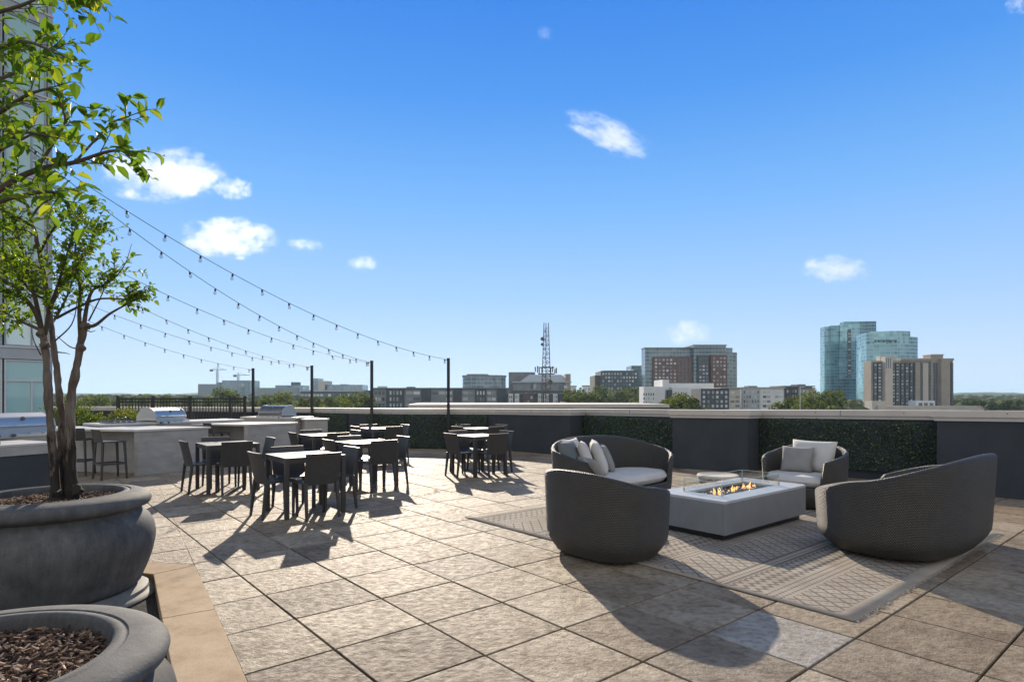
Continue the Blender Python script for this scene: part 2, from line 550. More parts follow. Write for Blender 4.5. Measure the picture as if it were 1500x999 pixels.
M['rug'] = rug_mat()

def win_mat(name, dark, light, rough=.12):
    m, nt, p = newmat(name)
    oi = nt.nodes.new("ShaderNodeObjectInfo")
    nt.links.new(ramp(nt, oi.outputs['Random'], [(.15, dark), (.55, tuple((a+b)/2 for a, b in zip(dark, light))), (.95, light)]), p.inputs['Base Color'])
    p.inputs['Roughness'].default_value = rough
    p.inputs['Specular IOR Level'].default_value = .8
    return m
M['window'] = win_mat("window_glass", (.07,.09,.10), (.62,.63,.60))
M['pane_near'] = win_mat("aqua_window_glass", (.34,.56,.55), (.74,.90,.87), .06)

def curtain_mat(name, glass, line, px, pz, lw=.1, rough=.12, metal=.35, panel=None, swap=False):
    """curtain wall: glass with a grid of mullions and slab edges (object space metres)"""
    m, nt, p = newmat(name)
    co = tex_coord(nt, 'Object')
    x, y, z = xyz(nt, co)
    h = x + y*1.0
    gx = (h/px).fract().lt(lw/px*1.2)
    gz = (z/pz).fract().lt(lw/pz*3.0)
    cell = (h/px).floor()*13.7 + (z/pz).floor()*7.31
    rnd = (cell.sin()*43758.5).fract()
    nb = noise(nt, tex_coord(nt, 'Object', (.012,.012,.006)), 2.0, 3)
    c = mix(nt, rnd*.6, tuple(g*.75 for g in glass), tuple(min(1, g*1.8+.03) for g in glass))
    c = mix(nt, 1.0, c, ramp(nt, nb, [(.40, (.42,.50,.54)), (.50, (.9,.92,.93)), (.58, (1.35,1.3,1.22))]), 'MULTIPLY')  # broad noise paints bright and dark reflections into the glass colour
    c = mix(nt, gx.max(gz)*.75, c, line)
    nt.links.new(c, p.inputs['Base Color'])
    p.inputs['Roughness'].default_value = rough
    p.inputs['Metallic'].default_value = metal
    p.inputs['Specular IOR Level'].default_value = .8
    return m
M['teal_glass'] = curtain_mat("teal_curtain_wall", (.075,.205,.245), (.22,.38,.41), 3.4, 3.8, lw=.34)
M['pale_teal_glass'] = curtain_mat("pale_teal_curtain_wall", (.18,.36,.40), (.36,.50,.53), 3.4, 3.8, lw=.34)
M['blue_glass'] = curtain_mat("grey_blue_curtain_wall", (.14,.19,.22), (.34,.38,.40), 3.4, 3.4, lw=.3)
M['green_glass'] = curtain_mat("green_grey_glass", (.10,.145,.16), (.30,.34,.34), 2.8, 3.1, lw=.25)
M['brick'] = pmat("brown_brick", (.19,.10,.075), (.13,.07,.055), rough=.85, scale=.6)
M['darkbrick'] = pmat("dark_brick", (.075,.065,.062), (.05,.045,.045), rough=.85, scale=.6)
M['whitewall'] = pmat("white_render", (.72,.72,.70), (.62,.62,.61), rough=.8, scale=.2)
M['greywall'] = pmat("grey_siding", (.25,.265,.27), (.20,.21,.215), rough=.8, scale=.3)
M['darkwall'] = pmat("charcoal_siding", (.085,.095,.105), (.06,.068,.075), rough=.8, scale=.3)
M['tanwall'] = pmat("tan_render", (.37,.315,.25), (.31,.265,.21), rough=.85, scale=.2)
M['paletan'] = pmat("pale_tan_render", (.56,.50,.42), (.48,.43,.36), rough=.85, scale=.2)
M['roofgrey'] = pmat("grey_roof", (.22,.22,.22), (.16,.16,.16), rough=.9, scale=.2)
M['mullion'] = pmat("grey_aluminium", (.36,.39,.40), (.32,.345,.355), rough=.45, scale=3, metal=.2)
M['whiteframe'] = pmat("pale_aluminium", (.62,.63,.63), (.56,.57,.57), rough=.45, scale=3)
M['spandrel'] = pmat("grey_spandrel", (.42,.45,.46), (.37,.395,.40), rough=.5, scale=2)
M['lattice'] = pmat("galvanised_lattice", (.13,.11,.10), (.09,.08,.075), rough=.6, scale=.5)
M['hazysteel'] = pmat("crane_steel", (.30,.32,.34), rough=.6)
M['stone'] = pmat("lava_pebble", (.10,.11,.125), (.04,.042,.046), rough=.35, scale=40)
M['edge'] = pmat("polished_glass_edge", (.42,.52,.49), (.38,.48,.45), rough=.2)
M['silver'] = pmat("silver_tag", (.7,.7,.7), rough=.3, metal=.9)
M['fringe'] = pmat("rug_fringe", (.46,.42,.36), (.30,.27,.23), rough=.95, scale=90)

# ------------------------------------------------------------------ SETTING: terrace, kerb, city ground
AZ = 50.2
VV = Vector((math.sin(R(AZ)), math.cos(R(AZ)), 0))          # towards the right vanishing point
UU = Vector((-math.cos(R(AZ)), math.sin(R(AZ)), 0))         # towards the left vanishing point
ORG = Vector((-0.072, 4.229, 0))
TS = .615

# inner face of the parapet, right to left, (x, y) with cap heights following the roof falls
def cap_top(Y): return 1.245 - (Y-8.4)*.021 if Y < 12 else max(1.03, 1.17 - (Y-12)*.0145)
WALL = [(10.6, 4.2), (6.50, 9.19), (6.93, 9.75), (4.88, 11.81), (4.43, 11.29), (3.26, 12.2), (3.68, 12.72),
        (1.83, 15.1), (1.41, 14.6), (-.42, 16.15), (-2.96, 16.75), (-4.2, 17.45), (-6.75, 20.1), (-9.4, 21.75), (-15.5, 23.6), (-30, 25)]

def inside_terrace(x, y):
    poly = WALL + [(-30, -4), (10.6, -4)]
    c = False
    n = len(poly)
    for i in range(n):
        x1, y1 = poly[i]; x2, y2 = poly[(i+1) % n]
        if (y1 > y) != (y2 > y) and x < (x2-x1)*(y-y1)/(y2-y1)+x1: c = not c
    return c

KD = Vector((-.548, .836, 0)).normalized()                  # direction of the planter kerb
KN = Vector((KD.y, -KD.x, 0))                               # outward (towards the paving)
KO = Vector((-1.545, 3.358, 0))                             # a point on its outer edge
FD = Vector((-.966, .259, 0)); FN = Vector((.259, .966, 0)) # far end of the bed and its outward normal
FO = Vector((-2.69, 5.145, 0))

def clip(poly, o, n, keep_pos):
    out = []
    for i in range(len(poly)):
        a, b = poly[i], poly[(i+1) % len(poly)]
        da, db = (a-o).dot(n), (b-o).dot(n)
        if not keep_pos: da, db = -da, -db
        if da >= 0: out.append(a)
        if (da >= 0) != (db >= 0): out.append(a.lerp(b, da/(da-db)))
    return out

rng = random.Random(5)
pav = MB(); tones = []
def add_slab(poly, tone):
    c = sum(poly, Vector())/len(poly)
    tilt = (rng.uniform(-.0016, .0016), rng.uniform(-.0016, .0016))
    zz = rng.uniform(-.0015, .0015)
    n = len(poly)
    top, mid, low = [], [], []
    for p in poly:
        d = (c-p)
        q = p + d.normalized()*.005
        top.append(Vector((q.x, q.y, zz + (q-c).x*tilt[0] + (q-c).y*tilt[1])))
        mid.append(Vector((p.x, p.y, -.004 + zz)))
        low.append(Vector((p.x, p.y, -.05)))
    b = len(pav.f)
    pav.add(top+mid+low, [tuple(range(n))] + [(n+i, n+(i+1)%n, (i+1)%n, i) for i in range(n)] + [(2*n+i, 2*n+(i+1)%n, n+(i+1)%n, n+i) for i in range(n)])
    tones.extend([tone]*(len(pav.f)-b))
G = .0062
for i in range(-22, 45):
    for j in range(-32, 26):
        c = ORG + UU*((i+.5)*TS) + VV*((j+.5)*TS)
        if c.y < -2.5 or c.y > 25 or c.x < -26 or c.x > 10.5: continue
        if not (inside_terrace(c.x, c.y) or inside_terrace(c.x-.4, c.y-.4)): continue
        h = TS/2 - G
        poly = [c-UU*h-VV*h, c-UU*h+VV*h, c+UU*h+VV*h, c+UU*h-VV*h]
        a = (poly[1]-poly[0]).cross(poly[2]-poly[1]).z
        if a < 0: poly = poly[::-1]
        tone = rng.uniform(.1, .92)
        if rng.random() < .055: tone = rng.uniform(0, .07)
        if (i, j) == (-3, 1): tone = 1.0
        if (i, j) in ((-1, -2), (7, 3), (12, 5)): tone = .04
        p1 = clip(poly, KO, KN, True)
        if len(p1) > 2: add_slab(p1, tone)
        p2 = clip(poly, KO, KN, False)
        if len(p2) > 2:
            p2 = clip(p2, FO, FN, True)
            if len(p2) > 2: add_slab(p2, tone)
o = pav.build("terrace_paving", M['paving'])
set_tone(o, tones); tag(o, kind='structure')

b = MB().prism([(-31,-4.5),(11,-4.5),(11,26),(-31,26)], -.5, -.10)
tag(b.build("terrace_base", M['gap']), kind='structure')
bed = MB()
q0 = KO - KD*8 - KN*.15; q1 = KO + KN*-.15 + KD*2.1; q2 = q1 + FD*5; q3 = q0 + FD*5
bed.prism([(p.x, p.y) for p in (q0, q1, q2, q3)], -.10+.004, -.075)
tag(bed.build("planter_bed", M['soil']), kind='structure')
# kerb: slabs end to end with 6 mm joints
kb = MB()
ks = [-7.5, -3.4, -1.9, -.42, .86, 2.12]
for k in range(len(ks)-1):
    a, c = KO + KD*(ks[k]+.003), KO + KD*(ks[k+1]-.003)
    far = k == len(ks)-2
    pts = [a, c, c - KN*.31 - (KD*.10 if far else Vector()), a - KN*.31]
    kb.prism([(p.x, p.y) for p in pts], -.09, .006)
fo = KO + KD*2.12
pts = [fo, fo + FD*4.5, fo + FD*4.5 - FN*.16, fo - KN*.31 - KD*.10 + FD*.004]
pts[0] = pts[0] + FD*.004
kb.prism([(p.x, p.y) for p in pts], -.09, .006)
tag(kb.build("kerb", M['kerb'], bevel=.006), kind='structure')

g = MB().prism([(-9000,-2000),(9000,-2000),(9000,9500),(-9000,9500)], -24, -20)
tag(g.build("city_ground", M['citysoil']), kind='structure')

# ------------------------------------------------------------------ parapet
wall_root = thing("parapet_wall", "long charcoal stucco parapet with pale coping curving round the terrace", "wall")
wm, cm, lm = MB(), MB(), MB()
def off_line(pts, d):
    """offset an open polyline outwards (to its right-hand side when walked right to left -> away from the terrace)"""
    out = []
    P = [Vector((p[0], p[1], 0)) for p in pts]
    for i, p in enumerate(P):
        ns = []
        if i > 0:
            t = (p-P[i-1]).normalized(); ns.append(Vector((t.y, -t.x, 0)))
        if i < len(P)-1:
            t = (P[i+1]-p).normalized(); ns.append(Vector((t.y, -t.x, 0)))
        n = sum(ns, Vector()).normalized()
        k = 1/max(.35, n.dot(ns[0]))
        out.append(p + n*d*k)
    return out
# walking right to left, the terrace lies to the left hand, so outwards is the right-hand normal
def ribbon(mb, inner, outer, z0, z1):
    n = len(inner)
    vs = []
    for i in range(n):
        a, c = inner[i], outer[i]
        vs += [(a.x, a.y, z0[i]), (c.x, c.y, z0[i]), (c.x, c.y, z1[i]), (a.x, a.y, z1[i])]
    fs = []
    for i in range(n-1):
        p, q = 4*i, 4*(i+1)
        for k in range(4):
            fs.append((p+k, p+(k+1)%4, q+(k+1)%4, q+k))
    fs += [(0,1,2,3), tuple(4*(n-1)+k for k in (3,2,1,0))]
    mb.add(vs, fs)
ct = [cap_top(p[1]) for p in WALL]
ribbon(wm, off_line(WALL, 0), off_line(WALL, .30), [-.05]*len(WALL), [c-.16 for c in ct])
ribbon(lm, off_line(WALL, -.035), off_line(WALL, .335), [c-.16+.002 for c in ct], [c-.105 for c in ct])
ribbon(cm, off_line(WALL, -.065), off_line(WALL, .40), [c-.105+.001 for c in ct], ct)
wm.build("wall", M['stucco'], wall_root)
lm.build("coping_lip", M['lip'], wall_root, bevel=.006)
cm.build("coping", M['coping'], wall_root, bevel=.008)

ci = off_line(WALL, -.065)
for k in range(len(WALL)-1):
    p, q = ci[k], ci[k+1]
    L = (q-p).length
    t = (q-p).normalized()
    nj = int(L/2.2)
    for j in range(1, nj+1):
        c = p.lerp(q, j/(nj+1)); zt_ = ct[k]+(ct[k+1]-ct[k])*j/(nj+1)
        MB().box((c.x, c.y, zt_-.052), (.007, .006, .10), math.atan2(t.y, t.x)).build("coping_joint", M['gap'], wall_root)
    for j in range(int(L/1.1)):
        u = (j+.3)/max(1, int(L/1.1)); c = p.lerp(q, u); zt_ = ct[k]+(ct[k+1]-ct[k])*u
        MB().box((c.x, c.y, zt_-.045), (.016, .008, .016), math.atan2(t.y, t.x)).build("fixing", M['emblem'], wall_root)

def leaf_quad(vs, fs, p, d, n, L, W, fold=.25):
    """one leaf: 6 vertices, folded on the midrib, drooping tip"""
    s = d.cross(n)
    if s.length < 1e-5: s = d.orthogonal()
    s.normalize(); n = s.cross(d)
    b = len(vs)
    m1, m2 = p + d*L*.33, p + d*L*.68 - n*L*.05
    tip = p + d*L - n*L*.16
    up = n*W*fold
    vs += [p, m1 + s*W*.48 + up, m2 + s*W*.40 + up, tip, m2 - s*W*.40 + up, m1 - s*W*.48 + up, m1, m2]
    fs += [(b, b+6, b+1), (b+6, b+7, b+2, b+1), (b+7, b+3, b+2), (b, b+5, b+6), (b+6, b+5, b+4, b+7), (b+7, b+4, b+3)]

def hedge(label, a, c, z0, z1, dens, group):
    a, c = Vector((*a, 0)), Vector((*c, 0))
    t = (c-a); L = t.length; t.normalize()
    nrm = Vector((-t.y, t.x, 0))         # towards the terrace when walking right to left
    root = thing("hedge_panel", label, "hedge", a + nrm*.03, 0, group)
    bk = MB(); ang = math.atan2(t.y, t.x)
    bk.box(t*(L/2) + Vector((0,0,(z0+z1)/2)), (L-.02, .05, z1-z0), ang)
    bk.build("backing", M['stucco'], root)
    rg = random.Random(int(L*1000))
    vs, fs, tn = [], [], []
    n = int(L*(z1-z0)*dens)
    for k in range(n):
        p = t*rg.uniform(.01, L-.01) + Vector((0,0,rg.uniform(z0+.01, z1+.012)))
        clump = mnoise.noise(p*6.0 + a)*.02
        p = p + nrm*(.03 + clump + rg.uniform(0, .045))
        d = (nrm*rg.uniform(.2, 1.2) + t*rg.uniform(-1,1) + Vector((0,0,rg.uniform(-1,1)))).normalized()
        nn = Vector((rg.uniform(-1,1), rg.uniform(-1,1), rg.uniform(-1,1)))
        l = rg.uniform(.028, .05)
        b = len(vs)
        s = d.cross(nn).normalized()
        vs += [p, p + d*l*.5 + s*l*.32, p + d*l, p + d*l*.5 - s*l*.32]
        fs.append((b, b+1, b+2, b+3))
        tn.append(min(1, max(0, rg.gauss(.4, .25) + clump*6)))
    mb = MB(); mb.v, mb.f = [tuple(v) for v in vs], fs
    o = mb.build("foliage", M['boxwood'], root)
    set_tone(o, tn)
    return root
HG = "hedge panels set in the parapet bays"
def lerp2(a, b, t): return (a[0]+(b[0]-a[0])*t, a[1]+(b[1]-a[1])*t)
def hz(p): return cap_top(p[1]) - .165
hedge("dark leafy hedge panel behind the armchair with back cushion, right bay", WALL[2], WALL[3], .16, min(hz(WALL[2]), hz(WALL[3])), 1700, HG)
hedge("dark hedge panel rising behind the loveseat full of pillows", WALL[6], WALL[7], .06, min(hz(WALL[6]), hz(WALL[7])), 1500, HG)
hedge("dark hedge panel behind the two tables on the right", lerp2(WALL[9], WALL[10], .09), WALL[10], .02, hz(WALL[10])-.003, 1300, HG)
hedge("short dark hedge panel behind the farthest glinting table, between two light poles", WALL[10], WALL[11], .02, hz(WALL[11]), 1300, HG)
hedge("dark hedge strip in the far left bay beyond the last counter", lerp2(WALL[11], WALL[12], .3), WALL[12], .02, hz(WALL[12]), 900, HG)

# ------------------------------------------------------------------ rug
N0 = gnd(1250.7, 910.7)
rug = thing("area_rug", "beige flatwoven rug with dark diamond and arrow bands under the fire table", "rug", (N0.x, N0.y, .003), R(90-AZ))
# local x runs along VV, local y along UU
mb = MB(); nx, ny = 38, 43
for j in range(ny+1):
    for i in range(nx+1):
        x, y = 3.8*i/nx, 4.30*j/ny
        z = .007 + .0025*mnoise.noise(Vector((x*1.3, y*1.3, 3)))
        e = min(x, 3.8-x, y, 4.3-y)
        if e < .12: z += .006*max(0, mnoise.noise(Vector((x*2.1, y*2.1, 8))))
        mb.v.append((x, y, z))
for j in range(ny):
    for i in range(nx):
        a = j*(nx+1)+i
        mb.f.append((a, a+1, a+nx+2, a+nx+1))
o = mb.build("weave", M['rug'], rug, smooth=True)
sm = o.modifiers.new("thick", 'SOLIDIFY'); sm.thickness = .007; sm.offset = -1
rg = random.Random(3)
for yb, sgn in ((0, -1), (4.3, 1)):
    fr = MB()
    for k in range(260):
        x = 3.8*(k+.5)/260
        L = rg.uniform(.015, .038)
        fr.tube([(x, yb, .007), (x+rg.uniform(-.01,.01), yb+sgn*L*.5, .006), (x+rg.uniform(-.02,.02), yb+sgn*L, .004)], .0018, 3)
    fr.build("fringe", M['fringe'], rug)

# ------------------------------------------------------------------ planters, mulch
def planter(label, loc, Hh, Rr):
    root = thing("planter_bowl", label, "planter", (loc[0], loc[1], -.075), 0, "grey bowl planters in the kerbed bed")
    k = Rr/.635; q = Hh/.795
    sau = MB().lathe([(r*k, z) for r, z in [(.50,.0),(.665,.0),(.672,.012),(.66,.03),(.62,.036),(.615,.06),(.56,.075),(.50,.076)]], 72)
    sau.build("saucer", M['saucer'], root, smooth=True)
    prof = [(.40,.078),(.545,.080),(.57,.11),(.585,.15),(.615,.22),(.645,.31),(.663,.40),(.667,.46),(.655,.53),(.625,.59),(.585,.632),(.565,.648),
            (.562,.662),(.575,.672),(.60,.680),(.62,.690),(.633,.705),(.638,.724),(.634,.745),(.622,.762),(.60,.776),(.57,.786),(.53,.793),(.500,.795),
            (.495,.788),(.488,.788),(.482,.794),(.458,.795),(.448,.786),(.444,.77),(.44,.70),(.43,.60),(.02,.595)]
    bowl = MB().lathe([(r*k, .078+(z-.078)*(Hh-.078)/(.795-.078)) for r, z in prof], 96)
    bowl.build("bowl", M['planter'], root, smooth=True)
    m = thing("mulch", None, None, (loc[0], loc[1], -.075 + Hh - .105), 0, None, 'stuff')
    bpy.data.objects.remove(m)
    rg = random.Random(int(loc[1]*100))
    mm = MB()
    rr = .442*k
    ring = []
    vs, fs = [(0,0,.02)], []
    for a in range(1, 9):
        for s in range(40):
            th = 2*PI*s/40; r = rr*a/8
            vs.append((r*math.cos(th), r*math.sin(th), .02*(1-(a/8)**2) + .014*mnoise.noise(Vector((r*math.cos(th)*7, r*math.sin(th)*7, 1)))))
    for s in range(40):
        fs.append((0, 1+s, 1+(s+1)%40))
        for a in range(7):
            fs.append((1+a*40+s, 1+(a+1)*40+s, 1+(a+1)*40+(s+1)%40, 1+a*40+(s+1)%40))
    mm.add(vs, fs)
    for n in range(2300):
        r = rr*math.sqrt(rg.random())*.985; th = rg.uniform(0, 2*PI)
        l, w = rg.uniform(.012, .045), rg.uniform(.004, .011)
        Mx = Matrix.Rotation(rg.uniform(0, PI), 3, 'Z') @ Matrix.Rotation(rg.gauss(0, .38), 3, 'Y') @ Matrix.Rotation(rg.gauss(0, .5), 3, 'X')
        mm.box((r*math.cos(th), r*math.sin(th), .02*(1-(r/rr)**2)+rg.uniform(.004, .022)), (l, w, rg.uniform(.003,.007)), M=Mx)
    o = mm.build("mulch", M['mulch_chips'])
    o.location = (loc[0], loc[1], -.075 + Hh - .072)
    tag(o, "loose brown bark mulch filling the %s bowl" % ("rear" if loc[1] > 3 else "front"), "mulch", None, 'stuff')
    tn = [0]*len(o.data.polygons)
    nb = len(fs)
    vals = []
    for k2 in range(len(o.data.polygons)):
        if k2 < nb: vals.append(.1)
        else: vals.append(random.Random((k2-nb)//6).random())
    set_tone(o, vals)
    return root
def chips_mat():
    m, nt, p = newmat("bark_chips")
    a = nt.nodes.new("ShaderNodeAttribute"); a.attribute_name = "tone"
    c = ramp(nt, a.outputs['Fac'], [(0, (.03,.018,.011)), (.4, (.10,.056,.034)), (.8, (.24,.14,.082)), (1, (.52,.38,.27))])
    nt.links.new(c, p.inputs['Base Color']); p.inputs['Roughness'].default_value = .85
    return m
M['mulch_chips'] = chips_mat()
PR, PF = (-3.42, 4.46), (-1.87, 2.02)
planter("wide grey bowl planter holding the multi-trunk tree", PR, .80, .638)
planter("grey bowl planter with bare mulch, cut by the lower left corner", PF, .635, .625)

# ------------------------------------------------------------------ crape myrtles
def twig_leaves(tw, LV, tn, pts, rg, n, L, spread=.35, r0=.004):
    """leaves along a twig path"""
    path = smooth_path(pts, 4)
    tw.tube(path, [r0*(1-.75*i/(len(path)-1)) for i in range(len(path))], 5, cap=False)
    for k in range(n):
        t = (k+.6)/n
        f = t*(len(path)-1); i = min(int(f), len(path)-2)
        p = path[i].lerp(path[i+1], f-i)
        ax = (path[i+1]-path[i]).normalized()
        side = ax.orthogonal().normalized()
        side = Matrix.Rotation(rg.uniform(0, 2*PI), 3, ax) @ side
        d = (ax*rg.uniform(.25, .9) + side*.9 + Vector((0,0,rg.uniform(-.25,.2)))).normalized()
        nn = (Vector((0,0,1)) + Vector((rg.uniform(-.7,.7), rg.uniform(-.7,.7), 0))).normalized()
        l = L*rg.uniform(.42, 1.2)
        b = len(LV.f)
        vs, fs = [], []
        leaf_quad(vs, fs, Vector(), d, nn, l, l*.52)
        LV.add([v + p for v in vs], fs)
        tone = min(1, max(0, rg.gauss(.5, .22)))
        tn.extend([tone]*(len(LV.f)-b))

def grow(tw, LV, tn, br, rg, step, tl, nl, L, start=.25, lift=.25):
    """side twigs with leaves along a branch given as (points, r0, r1)"""
    pts, r0, r1 = br
    path = smooth_path(pts, 6)
    n = len(path)
    tw.tube(path, [r0+(r1-r0)*i/(n-1) for i in range(n)], 7)
    length = sum((path[i+1]-path[i]).length for i in range(n-1))
    cnt = max(2, int(length/step))
    for k in range(cnt):
        t = start + (1-start)*(k+rg.random())/cnt
        f = t*(n-1); i = min(int(f), n-2)
        p = path[i].lerp(path[i+1], f-i)
        ax = (path[i+1]-path[i]).normalized()
        side = Matrix.Rotation(rg.uniform(0, 2*PI), 3, ax) @ ax.orthogonal().normalized()
        d = (ax*.7 + side*.8 + Vector((0,0,lift))).normalized()
        l = tl*rg.uniform(.6, 1.2)
        q = p + d*l*.5 + Vector((rg.uniform(-.1,.1), rg.uniform(-.1,.1), rg.uniform(-.05,.05)))*l
        e = p + d*l + Vector((rg.uniform(-.2,.2), rg.uniform(-.2,.2), rg.uniform(-.25,.05)))*l
        twig_leaves(tw, LV, tn, [p, q, e], rg, nl, L, r0=max(.0018, r1*.5))
    # leafy end
    ax = (path[-1]-path[-2]).normalized()
    twig_leaves(tw, LV, tn, [path[-1], path[-1]+ax*tl*.5, path[-1]+ax*tl*.9+Vector((0,0,-.1*tl))], rg, nl, L, r0=max(.0018, r1*.6))

# rear tree
rg = random.Random(11)
YR = 4.47
tree = thing("crape_myrtle", "multi-trunk crape myrtle with thin yellow-green foliage in the rear bowl", "tree", (PR[0], PR[1], .62), 0, "crape myrtles in the bowl planters")
inv = Vector((PR[0], PR[1], .62))
def atl(px, py, Y): return at(px, py, Y) - inv
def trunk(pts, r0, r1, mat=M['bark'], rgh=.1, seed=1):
    rr = random.Random(seed)
    path = smooth_path([atl(*p) for p in pts], 6)
    n = len(path)
    mb = MB()
    rad = []
    for i in range(n):
        t = i/(n-1)
        rad.append((r0+(r1-r0)*t)*(1+.9*math.exp(-t*16)) * (1+rr.uniform(-rgh, rgh)))
    mb.tube(path, rad, 12)
    mb.v = [tuple(Vector(v)+Vector((1,1,0))*.006*mnoise.noise(Vector(v)*14)) for v in mb.v]
    return mb.build("trunk", mat, tree, smooth=True)
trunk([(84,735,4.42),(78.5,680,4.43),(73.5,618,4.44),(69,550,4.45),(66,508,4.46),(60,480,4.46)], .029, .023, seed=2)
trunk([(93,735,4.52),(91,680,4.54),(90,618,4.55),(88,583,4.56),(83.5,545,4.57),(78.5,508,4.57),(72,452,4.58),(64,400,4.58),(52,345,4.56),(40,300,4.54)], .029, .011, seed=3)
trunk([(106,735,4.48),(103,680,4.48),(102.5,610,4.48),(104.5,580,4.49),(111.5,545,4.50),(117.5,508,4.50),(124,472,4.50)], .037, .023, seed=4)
for (px, py, Y, r) in ((113,718,4.42,.034),(119,508,4.5,.026),(124,478,4.5,.026),(62,488,4.46,.030),(66,505,4.44,.022),(84,722,4.40,.026)):
    kn = MB()
    for q in range(3):
        p = atl(px, py, Y)
        d = Vector((rg.uniform(-1,1), rg.uniform(-1,1), rg.uniform(-.1,1))).normalized()
        kn.tube([p-d*.03, p+d*r*.9, p+d*r*1.4], [r, r*.8, r*.25], 8)
    kn.build("burl", M['bark'], tree, smooth=True)
tw, LV, tn = MB(), MB(), []
BR = [
 ([(124,478,4.5),(140,476,4.46),(162,459,4.42),(191,443,4.38)], .016, .005),
 ([(123,474,4.5),(128,445,4.52),(136,425,4.55),(151,418,4.55),(173,396,4.5)], .016, .004),
 ([(118,500,4.5),(116,460,4.48),(117,420,4.45),(110,385,4.4),(112,345,4.35)], .016, .006),
 ([(83,466,4.56),(110,452,4.5),(145,438,4.45),(186,438,4.4),(205,430,4.38)], .011, .004),
 ([(61,484,4.46),(50,455,4.4),(30,430,4.3),(5,410,4.2),(-30,395,4.15)], .018, .006),
 ([(61,484,4.46),(52,440,4.45),(40,400,4.42),(30,360,4.4),(22,325,4.38)], .018, .006),
 ([(66,490,4.46),(72,455,4.4),(84,420,4.32),(96,380,4.25),(105,350,4.2)], .015, .005),
 ([(72,452,4.58),(90,420,4.6),(108,395,4.6),(128,365,4.6),(138,340,4.6)], .014, .005),
 ([(64,400,4.58),(40,380,4.5),(15,370,4.45),(-15,365,4.4)], .013, .005),
 ([(58,370,4.57),(75,340,4.5),(95,318,4.45),(120,312,4.45)], .011, .004),
 ([(45,320,4.55),(60,300,4.5),(80,290,4.45)], .009, .004),
 ([(40,300,4.54),(20,290,4.5),(0,275,4.5)], .010, .004),
 ([(61,484,4.46),(30,470,4.6),(0,455,4.8),(-40,440,4.9)], .014, .005),
 ([(66,488,4.46),(85,460,4.7),(100,430,4.85),(110,400,4.95)], .012, .005),
 ([(72,430,4.58),(50,415,4.75),(25,400,4.9),(0,390,5.0)], .012, .005),
 ([(52,345,4.56),(30,335,4.7),(8,330,4.8)], .010, .004),
 ([(-30,395,4.15),(-60,370,4.1),(-90,350,4.1)], .008, .004),
 ([(45,330,4.5),(10,310,4.3),(-30,300,4.2)], .010, .004),
 ([(70,440,4.5),(50,430,4.2),(28,405,4.05),(12,380,3.95)], .010, .004),
]
for k, (pts, r0, r1) in enumerate(BR):
    sparse = k in (0, 3)
    grow(tw, LV, tn, ([atl(*p) for p in pts], r0, r1), rg, .034 if not sparse else .055, .24 if not sparse else .13, 14 if not sparse else 10, .050,
         start=.25 if k not in (0, 1, 3) else (.86 if k == 0 else (.55 if k == 1 else .72)))
# bare shoots
for pts in ([(150,418,4.55),(170,405,4.5),(184,385,4.45),(193,357,4.42)], [(80,500,4.5),(105,475,4.45),(113,440,4.4),(112,412,4.4)],
            [(118,512,4.5),(103,508,4.5),(90,498,4.5),(83,492,4.5)], [(124,482,4.5),(133,486,4.45),(140,484,4.4)], [(60,520,4.46),(50,500,4.4),(45,480,4.35)],
            [(130,470,4.5),(150,430,4.55),(160,400,4.55)], [(85,516,4.55),(95,517,4.5),(103,519,4.45)]):
    path = smooth_path([atl(*p) for p in pts], 5)
    tw.tube(path, [.006*(1-.75*i/(len(path)-1)) for i in range(len(path))], 6)
tw.build("branches", M['twig'], tree, smooth=True)
o = LV.build("foliage", M['leaf'], tree)
set_tone(o, tn)

# front tree: its trunks stand in the front bowl, outside the frame on the left; its boughs reach in
rg = random.Random(23)
inv = Vector((PF[0], PF[1], .50))
tree = thing("crape_myrtle", "near crape myrtle whose leafy boughs enter at the upper left edge", "tree", (PF[0]-.12, PF[1], .50), 0, "crape myrtles in the bowl planters")
inv = Vector((PF[0]-.12, PF[1], .50))
trunk([(-125,1010,2.0),(-140,700,2.0),(-130,430,2.02),(-110,200,2.05),(-90,-60,2.08)], .045, .02, seed=7)
trunk([(-150,1010,2.1),(-185,650,2.15),(-200,350,2.2),(-205,0,2.25)], .045, .02, seed=8)
tw, LV, tn = MB(), MB(), []
BR = [
 ([(-128,420,2.02),(-60,330,2.0),(0,278,1.98),(52,250,1.96),(110,238,1.95),(160,222,1.93),(192,222,1.92)], .0145, .0026, .22),
 ([(110,238,1.95),(140,205,2.0),(165,180,2.02),(185,172,2.03)], .004, .002, .2),
 ([(52,250,1.96),(75,215,1.98),(95,180,1.97),(88,150,1.95)], .006, .002, .2),
 ([(-110,230,2.05),(-50,190,2.0),(0,165,1.96),(40,140,1.93),(78,128,1.9)], .012, .003, .3),
 ([(-108,190,2.05),(-50,110,2.0),(0,72,1.97),(40,62,1.95),(85,80,1.93)], .011, .003, .3),
 ([(-95,20,2.06),(-40,25,2.0),(0,18,1.98),(45,3,1.97),(80,-20,1.96)], .010, .003, .3),
 ([(-60,330,2.0),(-10,300,1.9),(40,285,1.85),(80,282,1.82),(98,300,1.8)], .009, .003, .35),
 ([(-110,260,2.05),(-40,235,2.1),(10,215,2.15),(60,190,2.18)], .010, .003, .3),
 ([(-90,-20,2.06),(-30,-60,1.9),(40,-50,1.8),(90,-40,1.72),(112,-24,1.7)], .010, .003, .8),
 ([(-60,140,2.0),(-10,120,2.1),(30,105,2.15),(62,100,2.18)], .009, .003, .3),
 ([(-30,250,2.0),(5,215,1.9),(35,195,1.87),(70,200,1.85)], .008, .003, .3),
]
